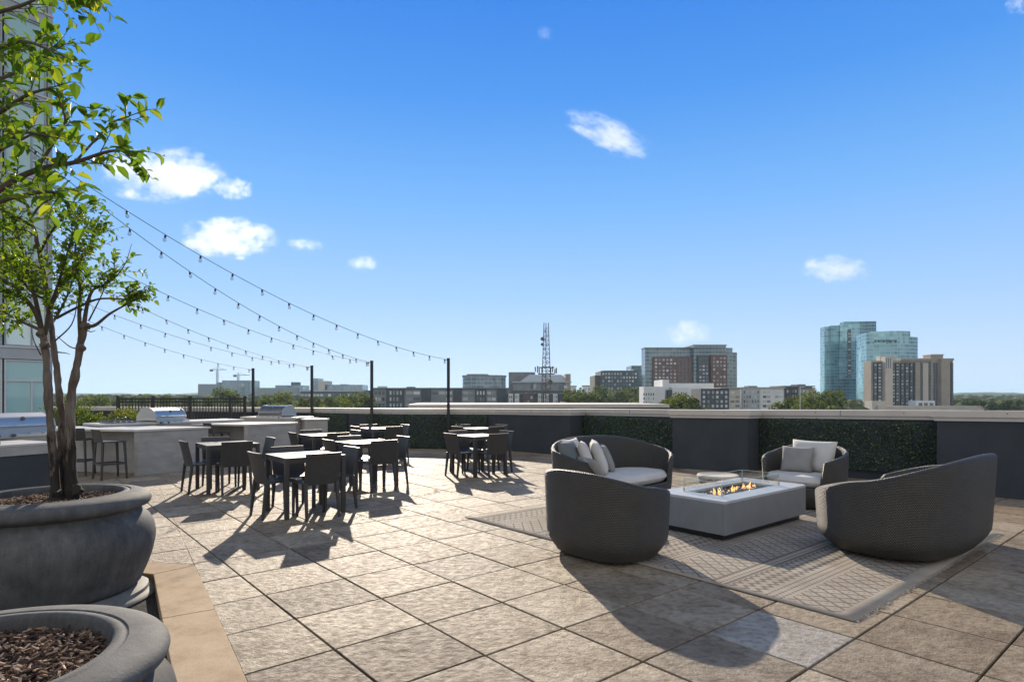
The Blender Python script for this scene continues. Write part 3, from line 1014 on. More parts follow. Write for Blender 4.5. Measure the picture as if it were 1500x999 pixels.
for pts, r0, r1, st in BR:
    grow(tw, LV, tn, ([atl(*p) for p in pts], r0, r1), rg, .060, .135, 8, .050, start=st, lift=.12)
tw.build("branches", M['twig'], tree, smooth=True)
o = LV.build("foliage", M['leaf'], tree)
set_tone(o, tn)

# ------------------------------------------------------------------ café tables and chairs
def make_chair():
    root = thing("resin_chair", "", "chair", (0,0,0), 0, "dark resin chairs round the café tables")
    W = .21
    # backrest: one curved sheet running from seat to top, leaning back, with a thick rolled top
    def back_pt(u, v, th):
        z = .405 + .375*v
        y = -.175 - .07*v - .012*v*v - .020*(1-(2*u-1)**2)
        x = (2*u-1)*(W + .006*v)
        return (x, y + th, z)
    mb = MB(); nu, nv = 10, 6
    for th in (-.009, .009):
        for j in range(nv+1):
            for i in range(nu+1):
                mb.v.append(back_pt(i/nu, j/nv, th*(1 if j < nv else 1.7)))
    n1 = (nu+1)*(nv+1)
    for j in range(nv):
        for i in range(nu):
            a = j*(nu+1)+i
            mb.f.append((a, a+1, a+nu+2, a+nu+1)); mb.f.append((n1+a, n1+a+nu+1, n1+a+nu+2, n1+a+1))
    def rim(ids):
        for a, b in zip(ids, ids[1:]): mb.f.append((a, n1+a, n1+b, b))
    rim([j*(nu+1) for j in range(nv+1)]); rim([nv*(nu+1)+i for i in range(nu+1)])
    rim([j*(nu+1)+nu for j in range(nv, -1, -1)]); rim([i for i in range(nu, -1, -1)])
    o = mb.build("backrest", M['chair'], root, smooth=True)
    # seat, slightly dished, rounded front
    mb = MB(); n = 8
    for lay, dz in ((0, .438), (1, .415)):
        for j in range(n+1):
            for i in range(n+1):
                x, y = (2*i/n-1)*W*.985, -.195 + .395*j/n
                d = -.010*(1-(2*i/n-1)**2)*(1-(2*j/n-1)**2)
                f = -.012 if j == n and lay == 0 else 0
                mb.v.append((x, y, dz + d + f))
    m = (n+1)**2
    for j in range(n):
        for i in range(n):
            a = j*(n+1)+i
            mb.f.append((a, a+1, a+n+2, a+n+1)); mb.f.append((m+a, m+a+n+1, m+a+n+2, m+a+1))
    for ids in ([i for i in range(n+1)], [i*(n+1)+n for i in range(n+1)], [n*(n+1)+i for i in range(n, -1, -1)], [i*(n+1) for i in range(n, -1, -1)]):
        for a, b in zip(ids, ids[1:]): mb.f.append((a, m+a, m+b, b))
    mb.build("seat", M['chair'], root, smooth=True)
    def leg(p0, p1, w0, w1):
        mb = MB()
        vs = []
        for (p, w) in ((p0, w0), (p1, w1)):
            for sx, sy in ((-1,-1),(1,-1),(1,1),(-1,1)):
                vs.append((p[0]+sx*w/2, p[1]+sy*w/2, p[2]))
        mb.add(vs, [(3,2,1,0),(4,5,6,7),(0,1,5,4),(1,2,6,5),(2,3,7,6),(3,0,4,7)])
        mb.build("leg", M['chair'], root, bevel=.005)
    for s in (-1, 1):
        leg((s*.192, .185, 0), (s*.19, .175, .418), .026, .036)
        leg((s*.200, -.232, 0), (s*.193, -.182, .43), .028, .042)
    return root

def make_table():
    root = thing("cafe_table", "", "table", (0,0,0), 0, "square dark café tables")
    S = .375
    MB().box((0,0,.711), (.75,.75,.018)).build("tabletop", M['tabletop'], root, bevel=.004)
    ap = MB()
    for s in (-1, 1):
        ap.box((0, s*(S-.025), .676), (.645, .022, .050)); ap.box((s*(S-.025), 0, .676), (.022, .645, .050))
    ap.build("apron", M['chair'], root)
    for sx in (-1, 1):
        for sy in (-1, 1):
            MB().box((sx*(S-.026), sy*(S-.026), .3505), (.050, .050, .701)).build("leg", M['chair'], root, bevel=.004)
    return root

T = [((-2.60, 7.55), "the frontmost café table"), ((-4.43, 9.35), "the leftmost café table by the bar"), ((-2.34, 9.64), "the second table behind the frontmost"),
     ((-3.57, 11.45), "the table beside the end counter"), ((-3.0, 13.75), "the farthest glinting table by the hedge"),
     ((-.62, 11.22), "the nearer table of the right pair"), ((-.75, 13.7), "the farther table of the right pair")]
TL = ["frontmost square dark café table, nearest the planter tree", "leftmost square café table, beside the concrete bar counter", "square café table just behind and right of the frontmost table",
      "square café table in front of the farthest counter end", "farthest square café table of the left group, glinting before the hedge",
      "nearer of the two square café tables before the right hedge", "farther of the two square café tables, close to the hedge wall"]
t0, c0 = make_table(), make_chair()
rg = random.Random(9)
first = True
for k, ((x, y), nm) in enumerate(T):
    jr = rg.uniform(-.04, .04)
    r0 = R(90-AZ) + jr
    tt = t0 if k == 0 else copy_tree(t0)
    tt.location = (x, y, 0); tt.rotation_euler = (0, 0, r0); tt["label"] = TL[k]
    for s, (d, az, ph) in enumerate(((-UU, AZ-90, "back to us, near right of"), (-VV, AZ, "side-on at left of"),
                                     (UU, AZ+90, "facing us behind"), (VV, AZ+180, "at far right of"))):
        cc = c0 if first else copy_tree(c0)
        first = False
        dist = .37 + rg.uniform(-.012, .03)
        p = Vector((x, y, 0)) + d*dist + Vector((-d.y, d.x, 0))*rg.uniform(-.03, .03)
        cc.location = p
        cc.rotation_euler = (0, 0, -R(az) + rg.uniform(-.05, .05))
        cc["label"] = "dark chair " + ph + " " + nm

# ------------------------------------------------------------------ outdoor kitchen
def along(p, az, d): return (p[0]+math.sin(R(az))*d, p[1]+math.cos(R(az))*d)
def counter(name, label, A, az, length, front_az, width, ztop, over_front=.30, wallmat='concrete', top='counter', th=.04, recess=.35):
    """bar block: A = nearest lower corner; side panel runs along az, the seating front runs along front_az"""
    root = thing(name, label, "counter", (A[0], A[1], 0), 0, "concrete kitchen counters")
    a = (0,0); b = along(a, az, length); c = along(b, front_az, width); d = along(a, front_az, width)
    body = MB()
    # end panel
    e0, e1 = along(a, front_az, .09), along(b, front_az, .09)
    body.prism([a, b, e1, e0], 0, ztop-th)
    body.build("end_panel", M[wallmat], root, bevel=.004)
    # seat wall set back under the top
    f0 = along(along(a, az, recess), front_az, .092); f1 = along(b, front_az, .092)
    g1, g0 = along(f1, front_az, width-.1), along(f0, front_az, width-.1)
    MB().prism([f0, f1, g1, g0], 0, ztop-th-.002).build("seat_wall", M[wallmat], root)
    o_ = .03
    p0 = along(along(a, az, -o_), front_az+180, o_); p1 = along(along(b, az, o_), front_az+180, o_)
    p2 = along(p1, front_az, width+o_); p3 = along(p0, front_az, width+o_)
    MB().prism([p0, p1, p2, p3], ztop-th, ztop).build("countertop", M[top], root, bevel=.006)
    return root
C2 = counter("bar_counter", "pale concrete bar counter with two stools tucked beneath its top", (-6.78, 10.9), 35.5, 1.28, -78, 2.6, .84)
C3 = counter("bar_counter", "second concrete bar counter, behind the leftmost table, with one stool", (-5.72, 13.0), 36.5, 1.18, -80, 3.0, .84)
C4 = counter("bar_counter", "farthest concrete counter end, behind the third table group", (-5.30, 15.45), 60, .55, -42, 3.2, .86, recess=.02)
# near block at the left edge: charcoal wall under a concrete cap
C1 = thing("grill_counter", "charcoal counter block behind the tree trunks with pale cap", "counter", (-5.80, 7.60, 0), 0, "concrete kitchen counters")
a = (0,0); b = along(a, 205, 4.2); c = along(b, 115+180, .75); d = along(a, 295, .75)
MB().prism([a, b, c, d], 0, .73).build("wall", M['stucco'], C1)
a2, b2 = along(along(a, 25, .02), 115, .02), along(b, 115, .02); c2, d2 = along(c, 295, .02), along(along(d, 25, .02), 295, .02)
MB().prism([a2, b2, c2, d2], .732, .84).build("cap_band", M['concrete'], C1, bevel=.005)
MB().prism([along(p, 25, .001) for p in (a2, b2, c2, d2)], .842, .87).build("countertop", M['counter'], C1, bevel=.005)
# the taller grill islands behind the bars
def island(label, pts, ztop, name="grill_island"):
    root = thing(name, label, "counter", (pts[0][0], pts[0][1], 0), 0, "concrete kitchen counters")
    P = [(p[0]-pts[0][0], p[1]-pts[0][1]) for p in pts]
    c = (sum(p[0] for p in P)/len(P), sum(p[1] for p in P)/len(P))
    MB().prism([(p[0]+(c[0]-p[0])*.04, p[1]+(c[1]-p[1])*.04) for p in P], 0, ztop-.04).build("base", M['concrete'], root)
    MB().prism(P, ztop-.04, ztop).build("countertop", M['counter'], root, bevel=.005)
    return root
i1 = (-7.15, 8.55); i1b = along(i1, 35, .55); i1c = along(i1, 215, 2.6)
island("pale grill island carrying the large grill at the left edge", [i1b, along(i1b, -55, .8), along(i1c, -55, .8), i1c], .90)
i2 = (-8.05, 11.75); i2b = along(i2, 35, 3.0)
island("long grill island behind the first bar carrying the silver grill", [i2, i2b, along(i2b, -55, .85), along(i2, -55, .85)], .90)
i3 = (-7.2, 15.9); i3b = along(i3, 105, 1.7)
island("grill island behind the second bar carrying the dark-fronted grill", [i3, i3b, along(i3b, 15, .8), along(i3, 15, .8)], .90)

def grill(label, loc, az, w=.80, s=1.0, hoodmat='steel'):
    """front faces azimuth az"""
    root = thing("barbecue_grill", label, "grill", loc, -R(az) + PI, "built-in steel grills")
    # local: front faces -Y, x right
    prof = []
    for k in range(13):
        t = k/12*R(118)
        prof.append((-.27*math.cos(t)*1.0 + .0, .085 + .215*math.sin(t)))
    prof = [(-.27, .03)] + prof + [(.24, .12), (.24, .03)]
    hood = MB()
    n = len(prof)
    for x in (-w/2+.016, w/2-.016):
        for (y, z) in prof: hood.v.append((x, y, z))
    for i in range(n):
        j = (i+1) % n
        hood.f.append((i, j, n+j, n+i))
    hood.f += [tuple(range(n)), tuple(range(2*n-1, n-1, -1))]
    hood.build("hood", M[hoodmat], root, smooth=True)
    for sx in (-1, 1):
        sp = MB()
        P2 = [(y*1.035, (z-.03)*1.035+.03) for y, z in prof]
        for x in (sx*w/2, sx*(w/2-.016)):
            for (y, z) in P2: sp.v.append((x, y, z))
        for i in range(n):
            j = (i+1) % n
            sp.f.append((i, j, n+j, n+i))
        sp.f += [tuple(range(n)), tuple(range(2*n-1, n-1, -1))]
        o = sp.build("side_panel", M['steel'], root, bevel=.003)
    MB().box((0, -.31, -.012), (w, .09, .085)).build("control_panel", M['steel'], root, bevel=.008)
    for k in range(5):
        kx = (-.36+.18*k)*w/.8
        kb_ = MB(); kb_.tube([(kx, -.356, -.012), (kx, -.392, -.012)], [.024, .020], 14)
        kb_.build("knob", M['emblem'], root, smooth=True)
    hd = MB(); hd.tube([(-w*.42, -.335, .115), (w*.42, -.335, .115)], .012, 10)
    for sx in (-1, 1): hd.tube([(sx*w*.38, -.268, .115), (sx*w*.38, -.335, .115)], .009, 8)
    hd.build("handle", M['steel'], root, smooth=True)
    em = MB(); em.lathe([(.001,0),(.036,0),(.036,.006),(.026,.008),(.001,.008)], 20)
    em.v = [(v[0], -.236 - v[2]*.8, .218 + v[1]*.85) for v in em.v]
    em.build("emblem", M['emblem'], root)
    tr = MB().box((0, .0, .012), (w+.03, .60, .024)); tr.build("trim", M['steel_dark'], root)
    return root
grill("large stainless grill at the left edge, behind the tree trunks", (*along(along(i1, 35, .12), -55, .40), .90), 106, .92)
grill("bright silver grill standing between the first and second bars", (*along(along(i2, 35, 1.33), -55, .42), .90), 106, .80)
grill("grill with dark hood front and sunlit right side, before the far parapet", (*along(along(i3, 105, .85), 15, .42), .90), 200, .80, hoodmat='steel_dark')
# drop-in side burner on the first island
sb = thing("side_burner", "black drop-in side burner with steel knobs on the first grill island", "burner", (*along(along(i2, 35, .45), -55, .35), .90), -R(125)+PI)
MB().box((0,0,.02), (.50,.45,.04)).build("body", M['steel_dark'], sb, bevel=.006)
gt = MB()
for k in range(7): gt.box((-.21+.07*k, 0, .052), (.014,.40,.016))
for k in (-1, 0, 1): gt.box((0, k*.18, .050), (.46,.014,.010))
gt.build("grate", M['blackmetal'], sb)
for k in range(4):
    kx = -.16+.107*k
    q = MB(); q.tube([(kx, -.225, .028), (kx, -.255, .028)], [.02, .017], 12); q.build("knob", M['steel'], sb, smooth=True)
# tray on the near counter
ty = thing("serving_tray", "grey shallow tray lying on the charcoal counter at the left edge", "tray", (*along((-5.80,7.60), 205, .62), .87), -R(25))
ty.location = Vector((*along(along((-5.80,7.60), 205, .85), 295, .28), .8705))
MB().box((0,0,.006), (.42,.62,.012)).build("bottom", M['steel_dark'], ty, bevel=.003)
rm = MB()
for s in (-1, 1):
    rm.box((s*.213, 0, .02), (.014,.634,.04)); rm.box((0, s*.317, .02), (.412,.014,.04))
rm.build("rim", M['concrete'], ty, bevel=.003)

def make_stool():
    root = thing("bar_stool", "", "stool", (0,0,0), 0, "bar stools at the concrete counters")
    mb = MB(); nu, nv = 8, 4
    for th in (-.008, .008):
        for j in range(nv+1):
            for i in range(nu+1):
                u, v = i/nu, j/nv
                mb.v.append(((2*u-1)*.195, -.175-.05*v-.014*(1-(2*u-1)**2)+th, .655+.215*v))
    n1 = (nu+1)*(nv+1)
    for j in range(nv):
        for i in range(nu):
            a = j*(nu+1)+i
            mb.f.append((a, a+1, a+nu+2, a+nu+1)); mb.f.append((n1+a, n1+a+nu+1, n1+a+nu+2, n1+a+1))
    for ids in ([j*(nu+1) for j in range(nv+1)], [nv*(nu+1)+i for i in range(nu+1)], [j*(nu+1)+nu for j in range(nv,-1,-1)], [i for i in range(nu,-1,-1)]):
        for a, b in zip(ids, ids[1:]): mb.f.append((a, n1+a, n1+b, b))
    mb.build("backrest", M['chair'], root, smooth=True)
    MB().box((0,0,.655), (.40,.38,.024)).build("seat", M['chair'], root, bevel=.008)
    for sx in (-1, 1):
        for sy in (-1, 1):
            t = MB(); t.tube([(sx*.175, sy*.165, .645), (sx*.205, sy*.195, 0)], [.024, .018], 4)
            t.build("leg", M['chair'], root)
    f = MB()
    for s in (-1, 1):
        f.box((s*.192, 0, .27), (.022,.345,.03)); f.box((0, s*.182, .27), (.36,.022,.03))
    f.build("footrest", M['chair'], root, bevel=.003)
    return root
st = make_stool()
st.location = (-7.06, 10.55, 0); st.rotation_euler = (0, 0, R(-38)); st["label"] = "dark bar stool standing free beside the first bar, back towards us"
place_copy(st, (-7.95, 11.0, 0), R(14), "dark bar stool in shade under the first bar, just right of the trunks")
place_copy(st, (-6.38, 13.02, 0), R(-40), "dark bar stool at the second bar, behind the first bar's corner")

# ------------------------------------------------------------------ fence, shrubs
fa, fb = at(173, 580, 19.0), at(359, 580, 20.2)
fence = thing("picket_fence", "black metal picket fence before the far left parapet", "fence", (fa.x, fa.y, 0), math.atan2(fb.y-fa.y, fb.x-fa.x))
FL = (Vector((fb.x, fb.y))-Vector((fa.x, fa.y))).length
for z in (1.36, 1.26, .14):
    MB().box((FL/2, 0, z), (FL-.06, .04, .05)).build("rail", M['blackmetal'], fence)
for t in (0, .265, .555, .875, 1.0):
    p = MB(); p.box((FL*t, 0, .71), (.085, .085, 1.42)); p.prism([(FL*t-.05,-.05),(FL*t+.05,-.05),(FL*t+.05,.05),(FL*t-.05,.05)], 1.421, 1.45)
    p.build("post", M['blackmetal'], fence)
pk = MB().box((0,0,.74), (.028,.028,1.24)).build("picket", M['blackmetal'], fence)
NP = 42
for k in range(NP):
    q = pk if k == 0 else pk.copy()
    if k: COL.objects.link(q); q.parent = fence
    q.location = (FL*(k+.5)/NP, 0, 0)

def shrub(label, loc, rx, rz, n, L, seed, z0=.5, warm=.5):
    root = thing("shrub", label, "shrub", (loc[0], loc[1], 0), 0, "shrubs behind the grill island")
    rr = random.Random(seed)
    LVs, tns, stem = MB(), [], MB()
    for k in range(9):
        th = rr.uniform(0, 2*PI)
        stem.tube([(0,0,0), (math.cos(th)*rx*.25, math.sin(th)*rx*.25, z0*.7), (math.cos(th)*rx*.7, math.sin(th)*rx*.7, z0+rz*rr.uniform(.5,1.3))], [.016,.011,.004], 5)
    for k in range(n):
        d = Vector((rr.gauss(0,1), rr.gauss(0,1), rr.gauss(0,1))).normalized()
        r = rr.uniform(.45, 1.0) * (1 + .25*mnoise.noise(d*2.2 + Vector((seed,0,0))))
        p = Vector((d.x*rx*r, d.y*rx*r, z0 + rz + d.z*rz*r))
        vs, fs = [], []
        leaf_quad(vs, fs, Vector(), (d + Vector((rr.uniform(-.8,.8), rr.uniform(-.8,.8), rr.uniform(-.3,.9)))).normalized(), Vector((rr.uniform(-1,1), rr.uniform(-1,1), 1)), L*rr.uniform(.7,1.2), L*.45)
        b = len(LVs.f)
        LVs.add([v+p for v in vs], fs)
        tns.extend([min(1, max(0, rr.gauss(warm, .22) + .25*d.z))]*(len(LVs.f)-b))
    stem.build("stems", M['twig'], root)
    o = LVs.build("foliage", M['shrubleaf'], root); set_tone(o, tns)
p = at(100, 606, 14.2); shrub("tall green shrub directly behind the tree trunks", (p.x, p.y), .62, .55, 1500, .085, 3, z0=.25, warm=.3)
p = at(138, 606, 14.6); shrub("small yellow-green shrub left of the rounded shrub", (p.x, p.y), .34, .27, 700, .07, 4, z0=.48, warm=.62)
p = at(184, 606, 15.0); shrub("rounded golden-tipped shrub in front of the picket fence", (p.x, p.y), .42, .32, 900, .07, 5, z0=.50, warm=.58)

# ------------------------------------------------------------------ string lights
PG = "dark poles carrying the string lights"
def pole(label, x, y, ztop):
    root = thing("light_pole", label, "pole", (x, y, 0), 0, PG)
    MB().box((0,0,ztop/2+.006), (.075,.075,ztop-.012)).build("post", M['blackmetal'], root, bevel=.004)
    MB().box((0,0,ztop+.006), (.085,.085,.012)).build("cap", M['blackmetal'], root)
    MB().box((0,0,.006), (.16,.16,.012)).build("base_plate", M['blackmetal'], root)
    h = MB(); h.tube([(-.03,-.03,ztop-.05),(-.07,-.07,ztop-.045),(-.075,-.075,ztop-.07)], .006, 6); h.build("hook", M['blackmetal'], root)
pole("dark string-light pole standing alone in front of the right hedge", -1.72, 16.25, 2.46)
pole("dark string-light pole behind the farthest café table", -3.98, 17.05, 2.44)
pole("dark string-light pole just right of the dark-fronted grill", -6.58, 19.75, 2.44)
pole("dark string-light pole at the right end of the picket fence", -9.18, 21.3, 2.42)
sock_m = MB(); sock_m.tube([(0,0,.012),(0,0,-.004),(0,0,-.042)], [.010,.017,.019], 10)
bulb_m = MB(); bulb_m.lathe([(.001,-.115),(.016,-.112),(.026,-.100),(.030,-.084),(.027,-.066),(.019,-.050),(.015,-.040),(.001,-.040)], 12)
bulb_p = bulb_m.build("bulb", M['bulb'], smooth=True); sock_p = sock_m.build("socket", M['blackmetal'], bulb_p, smooth=True)
used_proto = [False]
def string(label, p0, d, al, be, T):
    d = Vector((d[0], d[1], 0)).normalized()
    root = thing("string_light", label, "string lights", p0, 0, "string lights crossing the terrace")
    f = lambda t: Vector((d.x*t, d.y*t, al*t + be*t*t))
    n = 60
    MB().tube([f(T*i/n) for i in range(n+1)], .0055, 5).build("cable", M['cable'], root)
    t = .12
    while t < T-.1:
        if used_proto[0]:
            b_ = bulb_p.copy(); COL.objects.link(b_); b_.parent = root
            s_ = sock_p.copy(); COL.objects.link(s_); s_.parent = b_
        else:
            b_ = bulb_p; b_.parent = root; used_proto[0] = True
        b_.location = f(t) - Vector((0,0,.012))
        b_.rotation_euler = (rg.uniform(-.15,.15), rg.uniform(-.2,.2), 0)
        t += .60
    return root
string("uppermost string of bulbs, running to the pole before the right hedge", (-1.74, 16.20, 2.43), (-4.55,-6.7), .068, .0232, 11.0)
string("second string from the top, steeply rising from the pole behind the farthest table", (-4.0, 17.0, 2.40), (-.33,-.944), .0745, .0245, 10.2)
string("third string from the top, rising from the pole behind the farthest table", (-4.02, 17.0, 2.39), (-.56,-.83), .0716, .0243, 9.5)
string("upper of the two bulb strings at the pole beside the dark-fronted grill", (-6.6, 19.7, 2.40), (-.45,-.893), .084, .024, 9.5)
string("lower of the two bulb strings at the pole beside the dark-fronted grill", (-6.62, 19.7, 2.39), (-.67,-.742), .078, .024, 9.5)
string("lowest string of bulbs, ending at the fence-end pole", (-9.2, 21.25, 2.38), (-.48,-.877), .091, .024, 9.0)

# ------------------------------------------------------------------ wicker seating
def wicker(name, label, loc, az, W, D, Hb, Ha, group, seat=.30, tagged=False):
    """barrel seat facing azimuth az; local +Y is the facing direction"""
    root = thing(name, label, "sofa" if W > 1.2 else "armchair", loc, -R(az), group)
    a, b = W/2, D/2
    nseg = 120
    def foot(th, s):
        # superellipse; th = 0 at the back (-Y)
        cx, cy = math.sin(th), -math.cos(th)
        e = 2/2.7
        return Vector((math.copysign(abs(cx)**e, cx)*a*s, math.copysign(abs(cy)**e, cy)*b*s, 0))
    TH_ARM = R(128) if W < 1.2 else R(136)
    def hgt(th):
        t = abs(th)
        if t <= TH_ARM:
            q = t/TH_ARM
            return Ha + (Hb-Ha)*(.35*(.5+.5*math.cos(PI*q)) + .65*(1-q**1.5))
        q = min(1, (t-TH_ARM)/R(9))
        q = q*q*(3-2*q)
        return Ha + (seat-.005-Ha)*q
    def sc_(z):
        if z < .04: return .80
        if z < .22: return .80 + .165*math.sin((z-.04)/.18*PI/2)
        return .965 + .05*min(1, (z-.22)/.65)
    tl = [0,.03,.07,.12,.18,.26,.36,.48,.60,.72,.84,.94,1]
    mb = MB(); uvs = {}
    rows = []
    arc = 0; prev = None
    thick = .055
    for k in range(nseg+1):
        th = -PI + 2*PI*k/nseg
        h = hgt(th)
        p = foot(th, 1)
        if prev is not None: arc += (p-prev).length
        prev = p
        ring = []
        for t in tl:
            z = .035 + (h-.03-.035)*t
            q = foot(th, sc_(z)); q.z = z; ring.append((q, (arc, z)))
        nrm = foot(th, 1); nrm.z = 0; nrm = Vector((nrm.x/(a*a), nrm.y/(b*b), 0)).normalized()
        o1 = foot(th, sc_(h-.03))
        for ang in (35, 70, 105, 140):
            q = o1 - nrm*(thick/2) + nrm*(thick/2)*math.cos(R(ang)); q.z = h-.03+.03*math.sin(R(ang))
            ring.append((q, (arc, h+.0006*ang)))
        q = o1 - nrm*thick; q.z = h-.03; ring.append((q, (arc, h+.1)))
        for t in (.66, .33, 0):
            z = min(seat, h-.04) + (h-.03-min(seat, h-.04))*t
            q = foot(th, sc_(z)) - nrm*thick; q.z = z; ring.append((q, (arc, h+.1+(h-z))))
        rows.append(ring)
    m = len(rows[0])
    vlist, uvl = [], []
    for r in rows:
        for q, uv in r: vlist.append(tuple(q)); uvl.append(uv)
    fl = []
    for k in range(nseg):
        for i in range(m-1):
            A_ = k*m+i; B_ = (k+1)*m+i
            fl.append((A_, B_, B_+1, A_+1))
    me = bpy.data.meshes.new("shell"); me.from_pydata(vlist, [], fl)
    uvla = me.uv_layers.new(name="UVMap")
    for lp in me.loops: uvla.data[lp.index].uv = uvl[lp.vertex_index]
    for pl in me.polygons: pl.use_smooth = True
    me.materials.append(M['wicker'])
    so = bpy.data.objects.new("shell", me); COL.objects.link(so); so.parent = root
    # underside
    MB().prism([(foot(-PI+2*PI*k/60, .80).x, foot(-PI+2*PI*k/60, .80).y) for k in range(60)], .036, .05).build("underside", M['blackmetal'], root)
    # seat deck and cushion
    MB().prism([(foot(-PI+2*PI*k/60, .90).x*.98, foot(-PI+2*PI*k/60, .90).y*.96) for k in range(60)], seat-.05, seat-.015).build("seat_deck", M['blackmetal'], root)
    cu = MB(); nr, ns = 14, 72
    vs, fs = [], []
    top = []
    for side in (1, -1):
        for i in range(nr+1):
            rr_ = i/nr
            for k in range(ns):
                th = -PI+2*PI*k/ns
                q = foot(th, 1.0); q.x *= .895*rr_*(1-.07/ a*0); q.y *= .845*rr_
                q.y += .02
                # round edge
                edge = max(0, (rr_-.86)/.14)
                zz = .065*math.sqrt(max(0, 1-edge**2.2))
                puff = .018*(1-rr_**2) if side > 0 else 0
                wr = .006*mnoise.noise(Vector((q.x*5, q.y*5, loc[0]))) if side > 0 else 0
                vs.append((q.x, q.y, seat+.058 + side*zz + puff + wr))
    blk = (nr+1)*ns
    for s in (0, 1):
        for i in range(nr):
            for k in range(ns):
                A_ = s*blk+i*ns+k; B_ = s*blk+i*ns+(k+1)%ns
                f = (A_, B_, B_+ns, A_+ns)
                fs.append(f if s == 0 else f[::-1])
    for k in range(ns):
        A_, B_ = nr*ns+k, nr*ns+(k+1)%ns
        fs.append((A_, B_, blk+B_, blk+A_))
    cu.add(vs, fs)
    cu.build("seat_cushion", M['cushion'], root, smooth=True)
    for sx in (-1, 1):
        for sy in (-1, 1):
            ft = MB(); ft.lathe([(.022,0),(.026,.004),(.026,.034),(.02,.036)], 14, (sx*a*.55, sy*b*.52, 0))
            ft.build("foot", M['blackmetal'], root)
    if tagged:
        tg = MB(); tg.lathe([(.001,0),(.014,0),(.014,.003),(.001,.004)], 16)
        th = R(tagged)
        nn = foot(th, 1); nn = Vector((nn.x/(a*a), nn.y/(b*b), 0)).normalized()
        c = foot(th, sc_(.19)); c.z = .19
        Mx = (nn - Vector((0,0,.12))).to_track_quat('Z', 'Y').to_matrix()
        tg.v = [tuple(Mx @ Vector((v[0]*1.5, v[1], v[2])) + c) for v in tg.v]
        tg.build("maker_tag", M['silver'], root)
    return root
FT = Vector((2.50, 6.80, 0))
W1 = Vector((.87, 5.55, .002)); W2 = Vector((1.38, 8.02, .0)); W3 = Vector((3.88, 7.98, .0)); W4 = Vector((3.80, 5.82, .012))
wicker("wicker_armchair", "dark wicker barrel armchair with its back to us, nearest the open paving", W1, 50, 1.12, .96, .80, .60, "wicker seats round the fire table", tagged=-32)
wicker("wicker_loveseat", "dark wicker loveseat loaded with pillows, left behind the fire table", W2, 138, 2.04, .98, .90, .62, "wicker seats round the fire table")
wicker("wicker_armchair", "dark wicker armchair with pale back cushion, beyond the fire table", W3, 232, 1.00, .90, .80, .62, "wicker seats round the fire table")
wicker("wicker_loveseat", "big dark wicker loveseat seen from behind at the right, casting shadow on the rug", W4, -38, 2.06, 1.26, .92, .57, "wicker seats round the fire table")

def pillow(label, loc, w, h, t, az, lean, mat, roll=0.0, name="throw_pillow", group="loose pillows on the wicker seats"):
    """square pillow standing on its lower edge at loc; faces azimuth az, leaning back by lean degrees"""
    mb = MB(); n = 16
    for s in (1, -1):
        for j in range(n+1):
            for i in range(n+1):
                u, v = 2*i/n-1, 2*j/n-1
                pin = 1 - .055*(u*u)*(1-v*v) - .0
                pinx = 1 - .06*(1-u*u)*0 - .05*(v*v)*(1-u*u)
                x = u*w/2*(1-.06*(1-v*v)*abs(u)**3)
                z = v*h/2*(1-.06*(1-u*u)*abs(v)**3)
                th = t/2*((1-u**4)*(1-v**4))**.55
                th *= 1 + .12*mnoise.noise(Vector((u*2+loc[0]*7, v*2, s*3)))
                mb.v.append((x, -s*th, z))
    m = (n+1)**2
    for s in (0, 1):
        for j in range(n):
            for i in range(n):
                a = s*m+j*(n+1)+i
                f = (a, a+1, a+n+2, a+n+1)
                mb.f.append(f if s == 0 else f[::-1])
    R3 = Matrix.Rotation(-R(az)+PI, 3, 'Z') @ Matrix.Rotation(-R(lean), 3, 'X') @ Matrix.Rotation(R(roll), 3, 'Y')
    mb.v = [tuple(R3 @ Vector(v)) for v in mb.v]
    zmin = min(v[2] for v in mb.v)
    o = mb.build(name, mat, None, smooth=True)
    bm = bmesh.new(); bm.from_mesh(o.data); bmesh.ops.remove_doubles(bm, verts=bm.verts, dist=.0008); bm.to_mesh(o.data); bm.free()
    o.location = (loc[0], loc[1], loc[2]-zmin)
    tag(o, label, "pillow", group)
    return o
def loc2(base, az, right, fwd, z):
    f = Vector((math.sin(R(az)), math.cos(R(az)), 0)); r = Vector((f.y, -f.x, 0))
    p = base + r*right + f*fwd
    return (p.x, p.y, z)
SZ = .30+.058+.066
# loveseat left-behind: its own right hand is image left
pillow("slate pillow slumped at the left end of the pillow row on the loveseat", loc2(W2, 138, .74, -.10, SZ), .52, .50, .16, 112, 24, M['pillow_dark'])
pillow("white pillow, brightest of the row on the left loveseat", loc2(W2, 138, .50, -.08, SZ), .48, .46, .15, 98, 20, M['cushion'], 3)
pillow("white pillow almost hidden behind the brightest pillow", loc2(W2, 138, .56, -.22, SZ), .50, .50, .13, 118, 20, M['cushion'])
pillow("pale grey pillow in the middle of the loveseat's row", loc2(W2, 138, .22, -.10, SZ), .48, .46, .15, 96, 22, M['cushion'], -2)
pillow("dark grey pillow at the right end of the loveseat's row", loc2(W2, 138, -.03, -.17, SZ), .42, .40, .13, 98, 24, M['pillow_grey'])
pillow("grey pillow peeping over the near armchair, on the loveseat's left arm end", loc2(W2, 138, .74, .22, SZ), .44, .34, .12, 70, 38, M['pillow_grey'])
pillow("pale back cushion standing in the far armchair", loc2(W3, 232, -.02, -.20, SZ), .60, .44, .18, 232, 14, M['cushion'], name="back_cushion")
pillow("small grey pillow leaning on the far armchair's back cushion", loc2(W3, 232, .10, -.01, SZ), .42, .36, .14, 226, 16, M['pillow_grey'])

